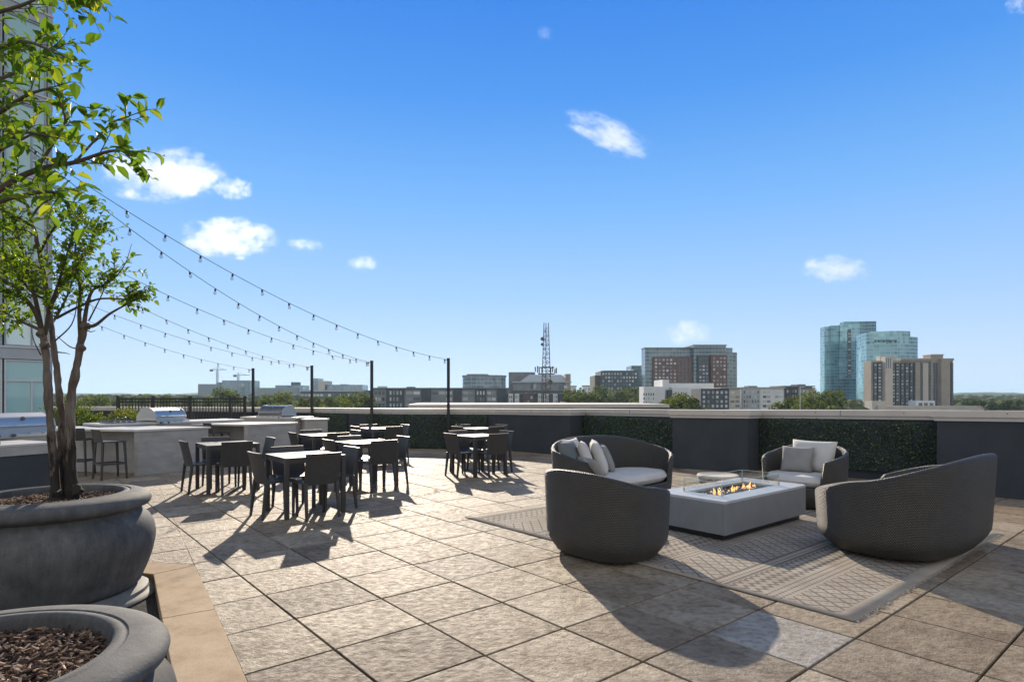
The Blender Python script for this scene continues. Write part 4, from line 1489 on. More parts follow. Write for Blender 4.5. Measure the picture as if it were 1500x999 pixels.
# ------------------------------------------------------------------ fire table and side table
ft = thing("fire_table", "rectangular grey gas fire table with glass guard and low flames", "fire table", (FT.x, FT.y, .012), R(90-AZ))
LX, LY, TZ = 1.75, .84, .395
MB().box((0,0,.03), (LX-.10, LY-.10, .06)).build("plinth", M['blackmetal'], ft)
bd = MB()
wt = .03
for s in (-1, 1):
    bd.box((0, s*(LY/2-wt/2), .215), (LX, wt, .31)); bd.box((s*(LX/2-wt/2), 0, .215), (wt, LY-2*wt-.002, .31))
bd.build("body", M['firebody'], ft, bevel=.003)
hx, hy = 1.16, .40
tp = MB()
for s in (-1, 1):
    tp.box((0, s*(LY/2+hy/2)/2, .3835), (LX, LY/2-hy/2, .025)); tp.box((s*(LX/2+hx/2)/2, 0, .3835), (LX/2-hx/2, hy-.001, .025))
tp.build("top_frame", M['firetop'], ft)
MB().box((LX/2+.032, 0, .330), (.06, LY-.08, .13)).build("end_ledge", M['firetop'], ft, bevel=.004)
MB().box((0,0,.33), (hx-.004, hy-.004, .012)).build("burner_tray", M['steel_dark'], ft)
st_ = MB(); rr = random.Random(4)
for k in range(380):
    r = rr.uniform(.012, .026)
    p = (rr.uniform(-hx/2+.04, hx/2-.04), rr.uniform(-hy/2+.04, hy/2-.04), .345+rr.uniform(0, .03))
    Mx = Matrix.Rotation(rr.uniform(0, PI), 3, Vector((rr.random(), rr.random(), rr.random()+.1)).normalized())
    st_.add([Mx @ Vector(q)*r*rr.uniform(.8,1.2) + Vector(p) for q in ((1,0,0),(-1,0,0),(0,1,0),(0,-1,0),(0,0,.8),(0,0,-.8))],
            [(0,2,4),(2,1,4),(1,3,4),(3,0,4),(2,0,5),(1,2,5),(3,1,5),(0,3,5)])
o = st_.build("lava_pebbles", M['stone'], ft); tag(o, kind='stuff')
gx, gy, gh = hx+.06, hy+.06, .135
for s in (-1, 1):
    MB().box((0, s*gy/2, .397+gh/2), (gx-.012, .007, gh)).build("glass_panel", M['glass'], ft)
    MB().box((s*gx/2, 0, .397+gh/2), (.007, gy-.012, gh)).build("glass_panel", M['glass'], ft)
for s in (-1, 1):
    MB().box((0, s*gy/2, .397+gh+.002), (gx-.012, .006, .004)).build("glass_edge", M['edge'], ft)
    MB().box((s*gx/2, 0, .397+gh+.002), (.006, gy-.012, .004)).build("glass_edge", M['edge'], ft)
    for t in (-1, 1): MB().box((s*(gx/2-.001), t*(gy/2-.001), .439+(gh-.042)/2), (.006,.006,gh-.042)).build("glass_edge", M['edge'], ft)
for sx in (-1, 1):
    for sy in (-1, 1):
        MB().box((sx*(gx/2-.001), sy*(gy/2-.001), .397+.02), (.016,.016,.04)).build("clip", M['silver'], ft)
rr = random.Random(8)
for k in range(16):
    x = -.46 + .92*(k+.5)/16 + rr.uniform(-.03, .03)
    fl = MB()
    for q in range(3):
        h = rr.uniform(.020, .062)*(1.25 if q == 0 else .8); w = rr.uniform(.007, .014)
        x_, y_ = x + rr.uniform(-.03, .03), rr.uniform(-.05, .05)
        ph, sw = rr.uniform(0, 6), rr.uniform(-.02, .02)
        pts, rad = [], []
        for i in range(9):
            t = i/8
            pts.append((x_ + sw*t*t + .010*t*math.sin(t*6+ph), y_ + .008*t*math.cos(t*5+ph), .362 + h*t)); rad.append(max(.0005, w*math.sin(PI*min(1, t*.8+.2))*(1-t*.5)*(1+.25*math.sin(t*9+ph))))
        fl.tube(pts, rad, 7)
    fl.build("flame", M['flame'], ft, smooth=True)
sd = thing("side_table", "low round side table with pale rim behind the fire table", "side table", (2.76, 8.05, 0), 0)
MB().lathe([(.225,0),(.235,.01),(.245,.30),(.25,.355)], 48).build("drum", M['firebody'], sd, smooth=True)
MB().lathe([(.252,.357),(.268,.360),(.272,.372),(.270,.392),(.26,.400),(.235,.402),(.228,.396),(.001,.394)], 48).build("top", M['paletan'], sd, smooth=True)

# ------------------------------------------------------------------ neighbouring glass tower at the left
nb = thing("glass_apartment_tower", "glass apartment tower with grey spandrels rising at the left edge", "building", (-17.25, 22.5, 0), R(90-35)-PI)
# local +x runs from the visible corner towards the camera-left, outward normal is local +y
NF, FH, BW = 7, 3.1, 1.30
base = .10
core = MB(); core.span(0, 9, -8, -.22, 0, NF*FH); core.build("core", M['darkwall'], nb)
NB_ = 6
fr_p = None
for f in range(NF):
    z0 = base + f*FH
    sp = MB(); sp.span(-.03, 9, -.30, .06, z0+FH-.42, z0+FH-.02); sp.build("spandrel", M['spandrel'], nb, bevel=.01)
    ln = MB(); ln.span(-.05, 9, -.2, .10, z0+FH-.02, z0+FH+.04); ln.build("slab_edge", M['whiteframe'], nb)
    for k in range(NB_):
        x0, x1 = .16 + k*BW, .16 + (k+1)*BW - .06
        z1 = z0+FH-.43
        if fr_p is None or f == 0:
            w_ = MB()
            ht = z1-z0-.06
            for (a_, b_, c_, d_) in ((0, .05, 0, ht), (x1-x0-.05, x1-x0, 0, ht), (.051, x1-x0-.051, 0, .05), (.051, x1-x0-.051, ht-.05, ht), (.051, x1-x0-.051, ht*.70, ht*.70+.05), ((x1-x0)*.34, (x1-x0)*.34+.045, .051, ht*.70-.002)):
                w_.span(a_, b_, -.07, .03, c_, d_)
            fr_o = w_.build("window", M['whiteframe'] if f == 0 else M['mullion'], nb)
            gp = MB(); gp.span(.02, x1-x0-.02, -.035, -.02, .02, ht-.02)
            pn = gp.build("pane", M['pane_near'], fr_o)
            fr_p = fr_o
        else:
            fr_o = fr_p.copy(); COL.objects.link(fr_o); fr_o.parent = nb
            pn = fr_p.children[0].copy(); COL.objects.link(pn); pn.parent = fr_o
        fr_o.location = (x0, 0, z0+.05)
    if f == 0: fr_p = None
cc = MB(); cc.span(-.02, .13, -.25, .05, 0, NF*FH); cc.build("corner_column", M['mullion'], nb, bevel=.01)
sd_ = MB(); sd_.span(-.04, -.022, -8, -.26, 0, NF*FH); sd_.build("side_wall", M['spandrel'], nb)

# ------------------------------------------------------------------ skyline
ZG = -20.0
def bld(name, label, px0, Y, rot=0.0, group=None):
    p = at(px0, HY, Y)
    return thing(name, label, "building", (p.x, Y, ZG), R(rot), group)
class Fac:
    """facade helper in building-local metres: x along the front, -y towards us, z above city ground"""
    def __init__(s, root, px0, Y):
        s.root, s.px0, s.Y, s.k = root, px0, Y, Y/FPX
        s.nwin = 0; s.rest = MB()
        s.protos = {}
    def X(s, px): return (px-s.px0)*s.k
    def Z(s, py): return EYE - (py-HY)*s.k - ZG
    def vol(s, name, mat, px0, px1, ptop, depth, y0=0, pbot=None):
        mb = MB(); mb.span(s.X(px0), s.X(px1), y0, y0+depth, 0 if pbot is None else s.Z(pbot), s.Z(ptop))
        return mb.build(name, M[mat], s.root)
    def wins(s, px0, px1, ptop, pbot, cols, rows, fw=.6, fh=.55, y=0, mat='window', name="window", proud=.06):
        x0, x1, z1, z0 = s.X(px0), s.X(px1), s.Z(ptop), s.Z(pbot)
        cw, rh = (x1-x0)/cols, (z1-z0)/rows
        key = (round(cw*fw, 2), round(rh*fh, 2), mat)
        for j in range(rows):
            for i in range(cols):
                cx, cz = x0+cw*(i+.5), z0+rh*(j+.5)
                if s.nwin >= 98:
                    s.rest.box((cx, y-proud/2-.002, cz), (cw*fw, proud, rh*fh)); continue
                if key not in s.protos:
                    s.protos[key] = MB().box((0,0,0), (cw*fw, proud, rh*fh)).build(name, M[mat], s.root)
                    o = s.protos[key]
                else:
                    o = s.protos[key].copy(); COL.objects.link(o); o.parent = s.root
                o.location = (cx, y-proud/2-.002, cz)
                s.nwin += 1
    def done(s):
        if s.rest.v:
            tag(s.rest.build("more_windows", M['window'], s.root), kind='stuff')

def new(name, label, px0, Y, rot=0, group="skyline buildings beyond the parapet"):
    r = bld(name, label, px0, Y, rot, group)
    return Fac(r, px0, Y)
# other roof wing with its own pale coping
Fx = new("roof_wing", "lower roof wing with pale coping seen just over the parapet", 560, 27, 3, None)
Fx.vol("wall", 'stucco', 600, 984, 597.4, 6)
Fx.vol("coping", 'coping', 598, 986, 592.3, 6.2, -.1, 597.2)
# long grey apartment row
Fx = new("apartment_row", "long low grey apartment row with flat roof behind the poles", 545, 321)
Fx.vol("wall", 'greywall', 545, 746, 569.5, 16)
Fx.vol("roof", 'roofgrey', 544, 747, 568, 17, -.6, 569.4)
for a_, b_ in ((566, 592), (617, 631), (664, 676), (696, 712), (728, 742)):
    Fx.vol("brick_bay", 'darkwall', a_, b_, 570.2, 1.2, -.7)
Fx.vol("stair_tower", 'roofgrey', 593, 604, 566.2, 6, 5)
for k in range(6): Fx.vol("roof_vent", 'roofgrey', 551.5+k*2.4, 552.7+k*2.4, 565.5, 1, 3, 568)
Fx.wins(548, 564, 571, 598, 3, 3, .7, .55)
Fx.wins(570, 590, 571, 598, 4, 3, .5, .6, y=-.7)
Fx.wins(594, 616, 571, 598, 2, 3, .86, .5)
Fx.wins(632, 663, 571, 598, 3, 3, .84, .5)
Fx.wins(677, 695, 571, 598, 2, 3, .84, .5)
Fx.wins(697.5, 711, 571, 598, 3, 3, .5, .6, y=-.7)
Fx.wins(713, 727, 571, 598, 2, 3, .84, .5)
Fx.done()
# white trimmed end
Fx = new("apartment_block", "low apartment block with white window bays right of the grey row", 743, 312)
Fx.vol("wall", 'darkwall', 743, 826, 577, 14)
Fx.vol("roof", 'roofgrey', 762, 790, 576, 14, -.4, 577)
for a_ in (745, 754, 788, 797, 810): Fx.vol("white_bay", 'whitewall', a_, a_+6.5, 576.5, 1.0, -.6)
for a_ in (745, 754, 788, 797, 810): Fx.wins(a_+.6, a_+5.9, 578, 598, 2, 3, .5, .62, y=-.6)
Fx.vol("brick_bay", 'brick', 766, 782, 577.2, .8, -.4)
Fx.wins(767, 781, 579, 598, 3, 3, .6, .6, y=-.4)
Fx.vol("balcony_rail", 'whitewall', 820, 846, 588, 1.0, -1.5, 590.5)
Fx.done()
# curved glass office
cv = thing("glass_office_drum", "rounded glass office building above the grey apartment row", "building", (at(708, HY, 520).x, 540, ZG), 0, "skyline buildings beyond the parapet")
kk = 520/FPX
cvm = MB(); n = 40
rx_, ry_ = 33*kk, 14
ring = [(rx_*math.copysign(abs(math.cos(2*PI*i/n))**.7, math.cos(2*PI*i/n)), ry_*math.copysign(abs(math.sin(2*PI*i/n))**.7, math.sin(2*PI*i/n))) for i in range(n)]
cvm.prism(ring, 0, 20+EYE+28*kk); cvm.build("wall", M['blue_glass'], cv)
MB().prism([(x*1.015, y*1.015) for x, y in ring], 20+EYE+28.1*kk, 20+EYE+31*kk).build("parapet", M['greywall'], cv)
MB().prism([(x*.5-6, y*.6) for x, y in ring], 20+EYE+31.1*kk, 20+EYE+33*kk).build("penthouse", M['greywall'], cv)
# stepped grey hall
Fx = new("grey_hall", "grey hall with sloped glass roof behind the lattice mast", 745, 450)
Fx.vol("wall", 'roofgrey', 745, 785, 544, 22, 14)
Fx.vol("low_wing", 'greywall', 752, 836, 558.5, 18, 4)
Fx.vol("base_wing", 'darkwall', 749, 838, 572, 20, 0)
ro = MB(); X, Z = Fx.X, Fx.Z
for (xa, xb, xc, xd) in ((762, 776, 824, 834),):
    vs = [(X(xa),4,Z(558.4)), (X(xd),4,Z(558.4)), (X(xd),22,Z(558.4)), (X(xa),22,Z(558.4)), (X(xb),9,Z(548.3)), (X(xc),9,Z(548.3)), (X(xc),18,Z(548.3)), (X(xb),18,Z(548.3))]
    ro.add(vs, [(0,1,5,4),(1,2,6,5),(2,3,7,6),(3,0,4,7),(4,5,6,7),(0,3,2,1)])
ro.build("sloped_roof", M['spandrel'], Fx.root)
Fx.vol("end_gable", 'tanwall', 829, 836.5, 547.5, 18, 3.2)
Fx.vol("cornice", 'spandrel', 750, 838, 558.6, 1.0, 2.8, 560.4)
Fx.wins(777, 786, 561, 570, 2, 1, .8, .9, y=4)
Fx.wins(820, 832, 563, 571, 2, 1, .8, .6, y=3.2)
Fx.wins(755, 830, 574, 590, 12, 2, .6, .6, y=0)
Fx.done()
# far left hazy group
Fx = new("concrete_frame_building", "unfinished teal-wrapped building under the two tower cranes", 290, 1250)
Fx.vol("frame", 'greywall', 290, 332, 562.5, 60)
Fx.vol("wrapped_block", 'green_glass', 328, 368, 557.3, 50, -8)
Fx.vol("top_floor", 'roofgrey', 316, 323, 560, 20, 5)
Fx.wins(350, 361, 561, 567, 2, 1, .9, .9, y=-8)
Fx.done()
def crane(label, px, ptop, jl, jr, Y, pj):
    root = thing("tower_crane", label, "crane", (at(px, HY, Y).x, Y, ZG), 0, "tower cranes over the unfinished building")
    k = Y/FPX; zt = EYE+(HY-pj)*k-ZG
    ms = MB(); w = 1.6
    for sx in (-1, 1):
        for sy in (-1, 1): ms.box((sx*w, sy*w, zt/2), (.5,.5,zt))
    z = 2
    while z < zt-3:
        ms.tube([(-w,-w,z),(w,-w,z+3)], .3, 4); ms.tube([(w,-w,z),(-w,-w,z+3)], .3, 4); z += 3
    ms.build("mast", M['hazysteel'], root)
    j = MB(); j.box(((jr-jl)/2*k - 0, 0, zt+.8), ((jl+jr)*k, 1.6, 1.2)); j.build("jib", M['hazysteel'], root)
    MB().box((-jl*k+3, 0, zt-1.4), (6,2.4,3.2)).build("counterweight", M['darkwall'], root)
    a = MB(); a.tube([(0,0,zt+1.4),(0,0,zt+(pj-ptop)*k)], [1.0,.4], 6); a.tube([(0,0,zt+(pj-ptop)*k),(jr*k*.7,0,zt+1.5)], .25, 4); a.tube([(0,0,zt+(pj-ptop)*k),(-jl*k*.8,0,zt+1.5)], .25, 4)
    a.build("apex", M['hazysteel'], root)
crane("taller tower crane, left of the pair over the unfinished building", 318.5, 538, 11, 13, 1240, 542)
crane("shorter tower crane, right of the pair over the unfinished building", 349, 546, 7, 17, 1230, 550)
Fx = new("hazy_office", "low hazy office range between the cranes and the third pole", 402, 1150)
Fx.vol("wall", 'greywall', 374, 436, 568, 50)
Fx.vol("upper_floor", 'blue_glass', 402, 442, 564.2, 40, 4)
Fx.vol("penthouse", 'darkwall', 424, 433, 559.5, 20, 8)
Fx.done()
Fx = new("stepped_pale_office", "pale stepped office building behind the second pole from left", 455, 1050)
Fx.vol("tower", 'blue_glass', 455, 466, 554, 30)
Fx.vol("step", 'paletan', 466, 479, 558, 30)
Fx.vol("wing", 'blue_glass', 476, 531, 563.5, 40)
Fx.vol("roof_plant", 'roofgrey', 497, 506, 562.6, 15, 6)
Fx.done()
Fx = new("parking_garage", "long low dark garage behind the trees near the second pole", 440, 700)
Fx.vol("wall", 'darkwall', 440, 532, 571.5, 40)
Fx.vol("deck_edge", 'spandrel', 439, 533, 571.4, 1.2, -1.3, 573.6)
Fx.wins(440, 531, 575, 590, 16, 2, .8, .5)
Fx.done()
# dark gridded office
Fx = new("gridded_office", "dark office block with a pale window grid left of the brick tower", 872, 620)
Fx.vol("wall", 'darkwall', 880, 935, 543.4, 40)
Fx.vol("side_wing", 'darkbrick', 872, 880, 549.7, 40, 3)
Fx.vol("roof_screen", 'roofgrey', 884, 930, 542.4, 30, 4)
Fx.wins(881.5, 933.5, 545, 582, 12, 7, .58, .55)
Fx.done()
Fx = new("slender_glass_block", "slender glass block squeezed between office and brick tower", 922, 640)
Fx.vol("wall", 'green_glass', 925, 948, 535.5, 30)
Fx.vol("balcony_stack", 'whitewall', 922, 927, 541, 8, -4)
Fx.wins(922.5, 926.5, 543, 575, 1, 8, .9, .5, y=-4)
Fx.done()
# big brick and glass tower
Fx = new("brick_glass_tower", "broad brick and green glass apartment tower at the centre of the skyline", 941, 505)
Fx.vol("glass_block", 'green_glass', 945, 1014, 510, 14)
Fx.vol("glass_wing", 'green_glass', 1013, 1060, 506.5, 34, -6)
Fx.vol("stepped_wing", 'green_glass', 1060, 1073, 509.5, 30, 0)
Fx.vol("end_wing", 'green_glass', 1073, 1083.5, 515.5, 26, 6)
Fx.vol("roof_cornice", 'roofgrey', 944, 1014, 509, 15, -.5, 510)
Fx.vol("wing_cornice", 'paletan', 1012, 1061, 505.6, 34.5, -6.6, 506.6)
Fx.vol("roof_plant", 'roofgrey', 1050, 1059, 504.4, 10, 6)
Fx.vol("brick_front", 'brick', 956, 1013, 523, 3, -3)
Fx.vol("brick_wing", 'brick', 1036, 1059.5, 521, 4, -9.5)
Fx.vol("dark_bay", 'darkwall', 1018, 1034, 522, 3, -8.5)
Fx.wins(957, 990, 525, 566, 6, 8, .55, .55, y=-3)
Fx.wins(1038, 1058, 523, 566, 4, 8, .55, .5, y=-9.5)
Fx.wins(1019, 1033, 524, 566, 3, 8, .6, .5, y=-8.5)
Fx.wins(991, 1012, 525, 566, 4, 8, .6, .5, y=-3)
Fx.done()
# white blocks before it
Fx = new("white_block", "blank white building with small square windows below the brick tower", 941, 330)
Fx.vol("wall", 'whitewall', 943, 974, 566.2, 12)
Fx.vol("tall_wall", 'whitewall', 973, 983, 555.8, 20, 4)
Fx.vol("long_wall", 'whitewall', 983, 1051, 561, 20, 6)
Fx.vol("front_wall", 'whitewall', 985, 1027, 567.5, 8, 0)
Fx.vol("dark_slot", 'darkwall', 979, 985, 571, 8, .5)
Fx.wins(941.5, 959, 574.5, 593, 5, 3, .5, .6)
Fx.wins(992, 1007, 573, 580, 4, 1, .5, .6)
Fx.done()
Fx = new("dark_apartments", "charcoal apartment block with bright square windows beside the white building", 1026, 300)
Fx.vol("wall", 'darkwall', 1026.5, 1068, 569.3, 16)
Fx.vol("white_bay", 'paletan', 1068, 1085, 568.6, 15, .4)
Fx.vol("roof", 'paletan', 1056, 1087, 567.5, 16, -.5, 568.5)
Fx.wins(1028, 1067, 571.5, 598, 6, 4, .5, .6)
Fx.wins(1070, 1084, 571.5, 598, 2, 4, .8, .5, y=.4)
Fx.done()
Fx = new("pale_apartments", "pale blue and white apartment block with balconies right of the charcoal block", 1085, 310)
Fx.vol("wall", 'whitewall', 1085, 1148, 568.5, 16)
Fx.vol("blue_bay", 'spandrel', 1087, 1113, 569, .8, -.5)
Fx.vol("roof", 'paletan', 1084, 1150, 567, 17, -.7, 568.4)
Fx.vol("stair_tower", 'darkwall', 1101, 1114, 565, 6, 4)
Fx.wins(1088, 1112, 571, 598, 6, 4, .5, .6, y=-.5)
Fx.wins(1117, 1129, 571, 598, 2, 4, .85, .55)
Fx.wins(1135, 1147, 571, 598, 2, 4, .85, .55)
Fx.done()
Fx = new("stepped_apartments", "grey-brown apartment block with a raised roof corner left of the glass towers", 1148, 325)
Fx.vol("wall", 'greywall', 1148, 1190, 566.5, 16)
Fx.vol("brick_bay", 'darkbrick', 1150, 1168, 568, .8, -.5)
Fx.vol("side_bay", 'paletan', 1186, 1196, 567.6, 15, 1)
Fx.vol("roof", 'roofgrey', 1146, 1193, 565, 17, -.8, 566.4)
Fx.vol("stair_tower", 'roofgrey', 1172, 1184, 562.7, 8, 3)
Fx.wins(1151, 1167, 569.5, 598, 4, 4, .5, .6, y=-.5)
Fx.wins(1170, 1185, 569.5, 598, 3, 4, .6, .6)
Fx.done()
# glass towers
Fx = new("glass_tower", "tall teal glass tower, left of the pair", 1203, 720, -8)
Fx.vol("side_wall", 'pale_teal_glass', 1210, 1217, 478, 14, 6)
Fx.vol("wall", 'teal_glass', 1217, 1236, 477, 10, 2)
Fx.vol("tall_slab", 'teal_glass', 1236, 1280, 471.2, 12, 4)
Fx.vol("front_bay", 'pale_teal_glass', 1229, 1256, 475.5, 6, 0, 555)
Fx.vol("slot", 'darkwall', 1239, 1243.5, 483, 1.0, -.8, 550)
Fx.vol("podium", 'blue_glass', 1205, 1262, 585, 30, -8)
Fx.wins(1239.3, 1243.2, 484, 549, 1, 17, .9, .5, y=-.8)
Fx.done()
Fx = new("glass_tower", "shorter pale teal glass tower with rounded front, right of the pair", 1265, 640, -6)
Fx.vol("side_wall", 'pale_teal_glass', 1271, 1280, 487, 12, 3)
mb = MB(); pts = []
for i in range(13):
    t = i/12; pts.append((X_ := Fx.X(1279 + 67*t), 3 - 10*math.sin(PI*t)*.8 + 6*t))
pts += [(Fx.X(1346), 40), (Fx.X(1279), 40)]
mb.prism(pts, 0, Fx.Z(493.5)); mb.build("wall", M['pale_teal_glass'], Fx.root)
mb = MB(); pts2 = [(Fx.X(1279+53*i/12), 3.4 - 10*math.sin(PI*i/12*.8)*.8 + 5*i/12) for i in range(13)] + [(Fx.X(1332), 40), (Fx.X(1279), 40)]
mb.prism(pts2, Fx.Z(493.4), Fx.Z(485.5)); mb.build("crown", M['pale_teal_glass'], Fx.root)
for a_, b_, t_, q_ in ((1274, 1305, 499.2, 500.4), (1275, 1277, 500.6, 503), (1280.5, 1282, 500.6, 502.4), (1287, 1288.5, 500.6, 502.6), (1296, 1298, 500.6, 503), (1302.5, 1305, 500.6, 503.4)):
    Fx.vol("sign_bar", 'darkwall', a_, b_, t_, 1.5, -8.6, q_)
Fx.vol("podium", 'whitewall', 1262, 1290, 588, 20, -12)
Fx.done()
# tan condominium
Fx = new("tan_condominium", "tan condominium block with balcony stacks in front of the glass towers", 1275, 420)
Fx.vol("wall", 'tanwall', 1281, 1402, 528, 9, 4)
Fx.vol("upper_roof", 'paletan', 1297, 1320, 521, 5, 6)
Fx.vol("crown_drum", 'tanwall', 1368, 1386, 519, 8, 3)
Fx.vol("crown_cap", 'paletan', 1367.5, 1386.5, 518.4, 9, 2.4, 520)
Fx.vol("cornice", 'tanwall', 1324, 1402.5, 524.4, 9, 3.2, 528)
Fx.vol("stone_tower", 'paletan', 1297, 1308, 522, 5, 0)
Fx.vol("pier", 'paletan', 1355, 1363, 532, 4, 2)
Fx.vol("wide_pier", 'tanwall', 1379, 1392, 525, 6, 0)
Fx.vol("pier", 'tanwall', 1344, 1351, 530, 3, 2)
for a_, b_ in ((1283.5, 1288), (1289.5, 1294.5), (1310, 1315), (1316, 1320.5), (1323.5, 1327.5), (1330, 1334.5), (1337, 1340.5), (1343, 1346.5), (1352, 1355), (1364.5, 1367.5), (1372, 1377), (1393, 1396), (1397.5, 1400.5)):
    Fx.vol("balcony_stack", 'darkwall', a_, b_, 531, 1.0, 2.6)
    Fx.wins(a_+.5, b_-.5, 532, 593, 1, 13, .8, .45, y=2.6)
Fx.wins(1297, 1306, 524, 540, 3, 1, .5, .92, y=0)
Fx.vol("gate_house", 'whitewall', 1314, 1340, 586.5, 8, -20)
Fx.vol("podium", 'paletan', 1256, 1402, 593.5, 8, -24)
Fx.vol("garden_house", 'paletan', 1250, 1268, 587, 8, -22)
Fx.wins(1316, 1339, 589, 595, 3, 1, .7, .8, y=-20)
Fx.done()
# small hillside house roofs on the left
for (px, py, Y, lab) in ((884, 566, 900, "small pale house among trees left of the gridded office"), (850, 566.5, 800, "low grey house half hidden by trees right of the hall"), (395, 589, 420, "low white flat-roofed shed right of the leftmost pole")):
    Fx = new("house", lab, px-14, Y)
    Fx.vol("wall", 'whitewall', px-(30 if py < 570 else 5), px-(6 if py < 570 else -9), py, 12)
    Fx.vol("roof", 'roofgrey', px-(31 if py < 570 else 6), px-(5 if py < 570 else -10), py-1.5, 13, -.5, py-.1)
    Fx.wins(px-(29 if py < 570 else 4), px-(7 if py < 570 else -8), py+1, py+7, 4, 1, .5, .6)
# lattice mast
mast = thing("lattice_mast", "tall steel lattice radio mast with antennas before the grey hall", "mast", (at(800, HY, 300).x, 300, ZG), 0)
k = 300/FPX; zt = EYE+(HY-473)*k-ZG
wtop, wbot = 1.1, 2.4
ms = MB()
cor = [(-1,-.6),(1,-.6),(0,1.1)]
def cw_(z): return wbot+(wtop-wbot)*max(0, min(1, (z-20)/(zt-20)))
for (cx, cy) in cor:
    ms.tube([(cx*wbot,cy*wbot,0),(cx*wbot,cy*wbot,20),(cx*wtop,cy*wtop,zt)], .20, 5)
z = 14; s = 1
while z < zt-2.2:
    for i in range(3):
        a_, b_ = cor[i], cor[(i+1)%3]
        if s < 0: a_, b_ = b_, a_
        w0, w1 = cw_(z), cw_(z+2.2)
        ms.tube([(a_[0]*w0,a_[1]*w0,z),(b_[0]*w1,b_[1]*w1,z+2.2)], .10, 4)
        ms.tube([(a_[0]*w0,a_[1]*w0,z),(b_[0]*w0,b_[1]*w0,z)], .09, 4)
    z += 2.2; s = -s
ms.build("lattice", M['lattice'], mast)
rr = random.Random(2)
zc = EYE+(HY-543)*k-ZG
pf = MB(); pf.box((0,0,zc-1.6), (8,5,.4)); pf.box((0,0,zc+1.6), (8,5,.3)); pf.build("platform", M['lattice'], mast)
for i, dx in enumerate((-5.6,-4.6,-3.6,-2.2,2.4,3.6,4.6,5.2)):
    MB().box((dx*.95, rr.uniform(-2.5,2.5), zc+rr.uniform(-.8,.9)), (.55,.35,rr.uniform(2.4,3.6))).build("antenna", M['lattice'], mast)
for (dx, pz, r) in ((-1.9, 497, 1.0), (-2.0, 505, .8), (2.0, 560, 1.2)):
    zz = EYE+(HY-pz)*k-ZG
    d_ = MB(); d_.tube([(dx,-1.2,zz),(dx,-1.8,zz)], [r*.5,r], 12); d_.build("dish", M['lattice'], mast)
# street light right
sl = thing("street_light", "thin pale street-light pole before the stepped apartments", "street light", (at(1172, HY, 150).x, 150, ZG), 0)
t = MB(); zt2 = EYE+(HY-567)*150/FPX-ZG; t.tube([(0,0,0),(0,0,zt2)], [.14,.08], 8); t.build("pole", M['whiteframe'], sl)
MB().box((.5,0,zt2+.06), (1.2,.2,.1)).build("lamp_head", M['whiteframe'], sl)

# ------------------------------------------------------------------ trees beyond, woods, hills
def make_tree_kind(seed, H, cr):
    rr = random.Random(seed)
    root = thing("tree", "", "tree", (0,0,0), 0, "trees beyond the parapet")
    tk = MB(); tk.tube([(0,0,0),(.2,.1,H*.35),(.1,0,H*.62)], [.45,.33,.18], 8)
    for k in range(7):
        th = rr.uniform(0, 2*PI); z = H*rr.uniform(.35,.6)
        tk.tube([(0,0,z),(math.cos(th)*cr*.4,math.sin(th)*cr*.4,z+H*.14),(math.cos(th)*cr*.8,math.sin(th)*cr*.8,z+H*.24)], [.16,.1,.04], 5)
    tk.build("trunk", M['trunk'], root)
    LVt, tt = MB(), []
    lobes = [(Vector((rr.gauss(0,.42)*cr, rr.gauss(0,.42)*cr, H*rr.uniform(.48,.92))), cr*rr.uniform(.28,.5)) for _ in range(15)]
    for c, r in lobes:
        for _ in range(130):
            d = Vector((rr.gauss(0,1), rr.gauss(0,1), rr.gauss(0,1))).normalized()
            p = c + d*r*rr.uniform(.55, 1.12)
            s = rr.uniform(.28, .62)
            a_ = Vector((rr.gauss(0,1), rr.gauss(0,1), rr.gauss(0,1))).normalized(); b_ = a_.orthogonal().normalized(); e_ = a_.cross(b_)
            LVt.add([p+b_*s, p+e_*s*.7, p-b_*s, p-e_*s*.7], [(0,1,2,3)])
            tt.append(min(1, max(0, rr.gauss(.45,.2))))
    o = LVt.build("crown", M['treeleaf'], root); set_tone(o, tt)
    return root
KINDS = [make_tree_kind(31, 20, 5.5), make_tree_kind(32, 17, 5.0), make_tree_kind(33, 22, 6.5)]
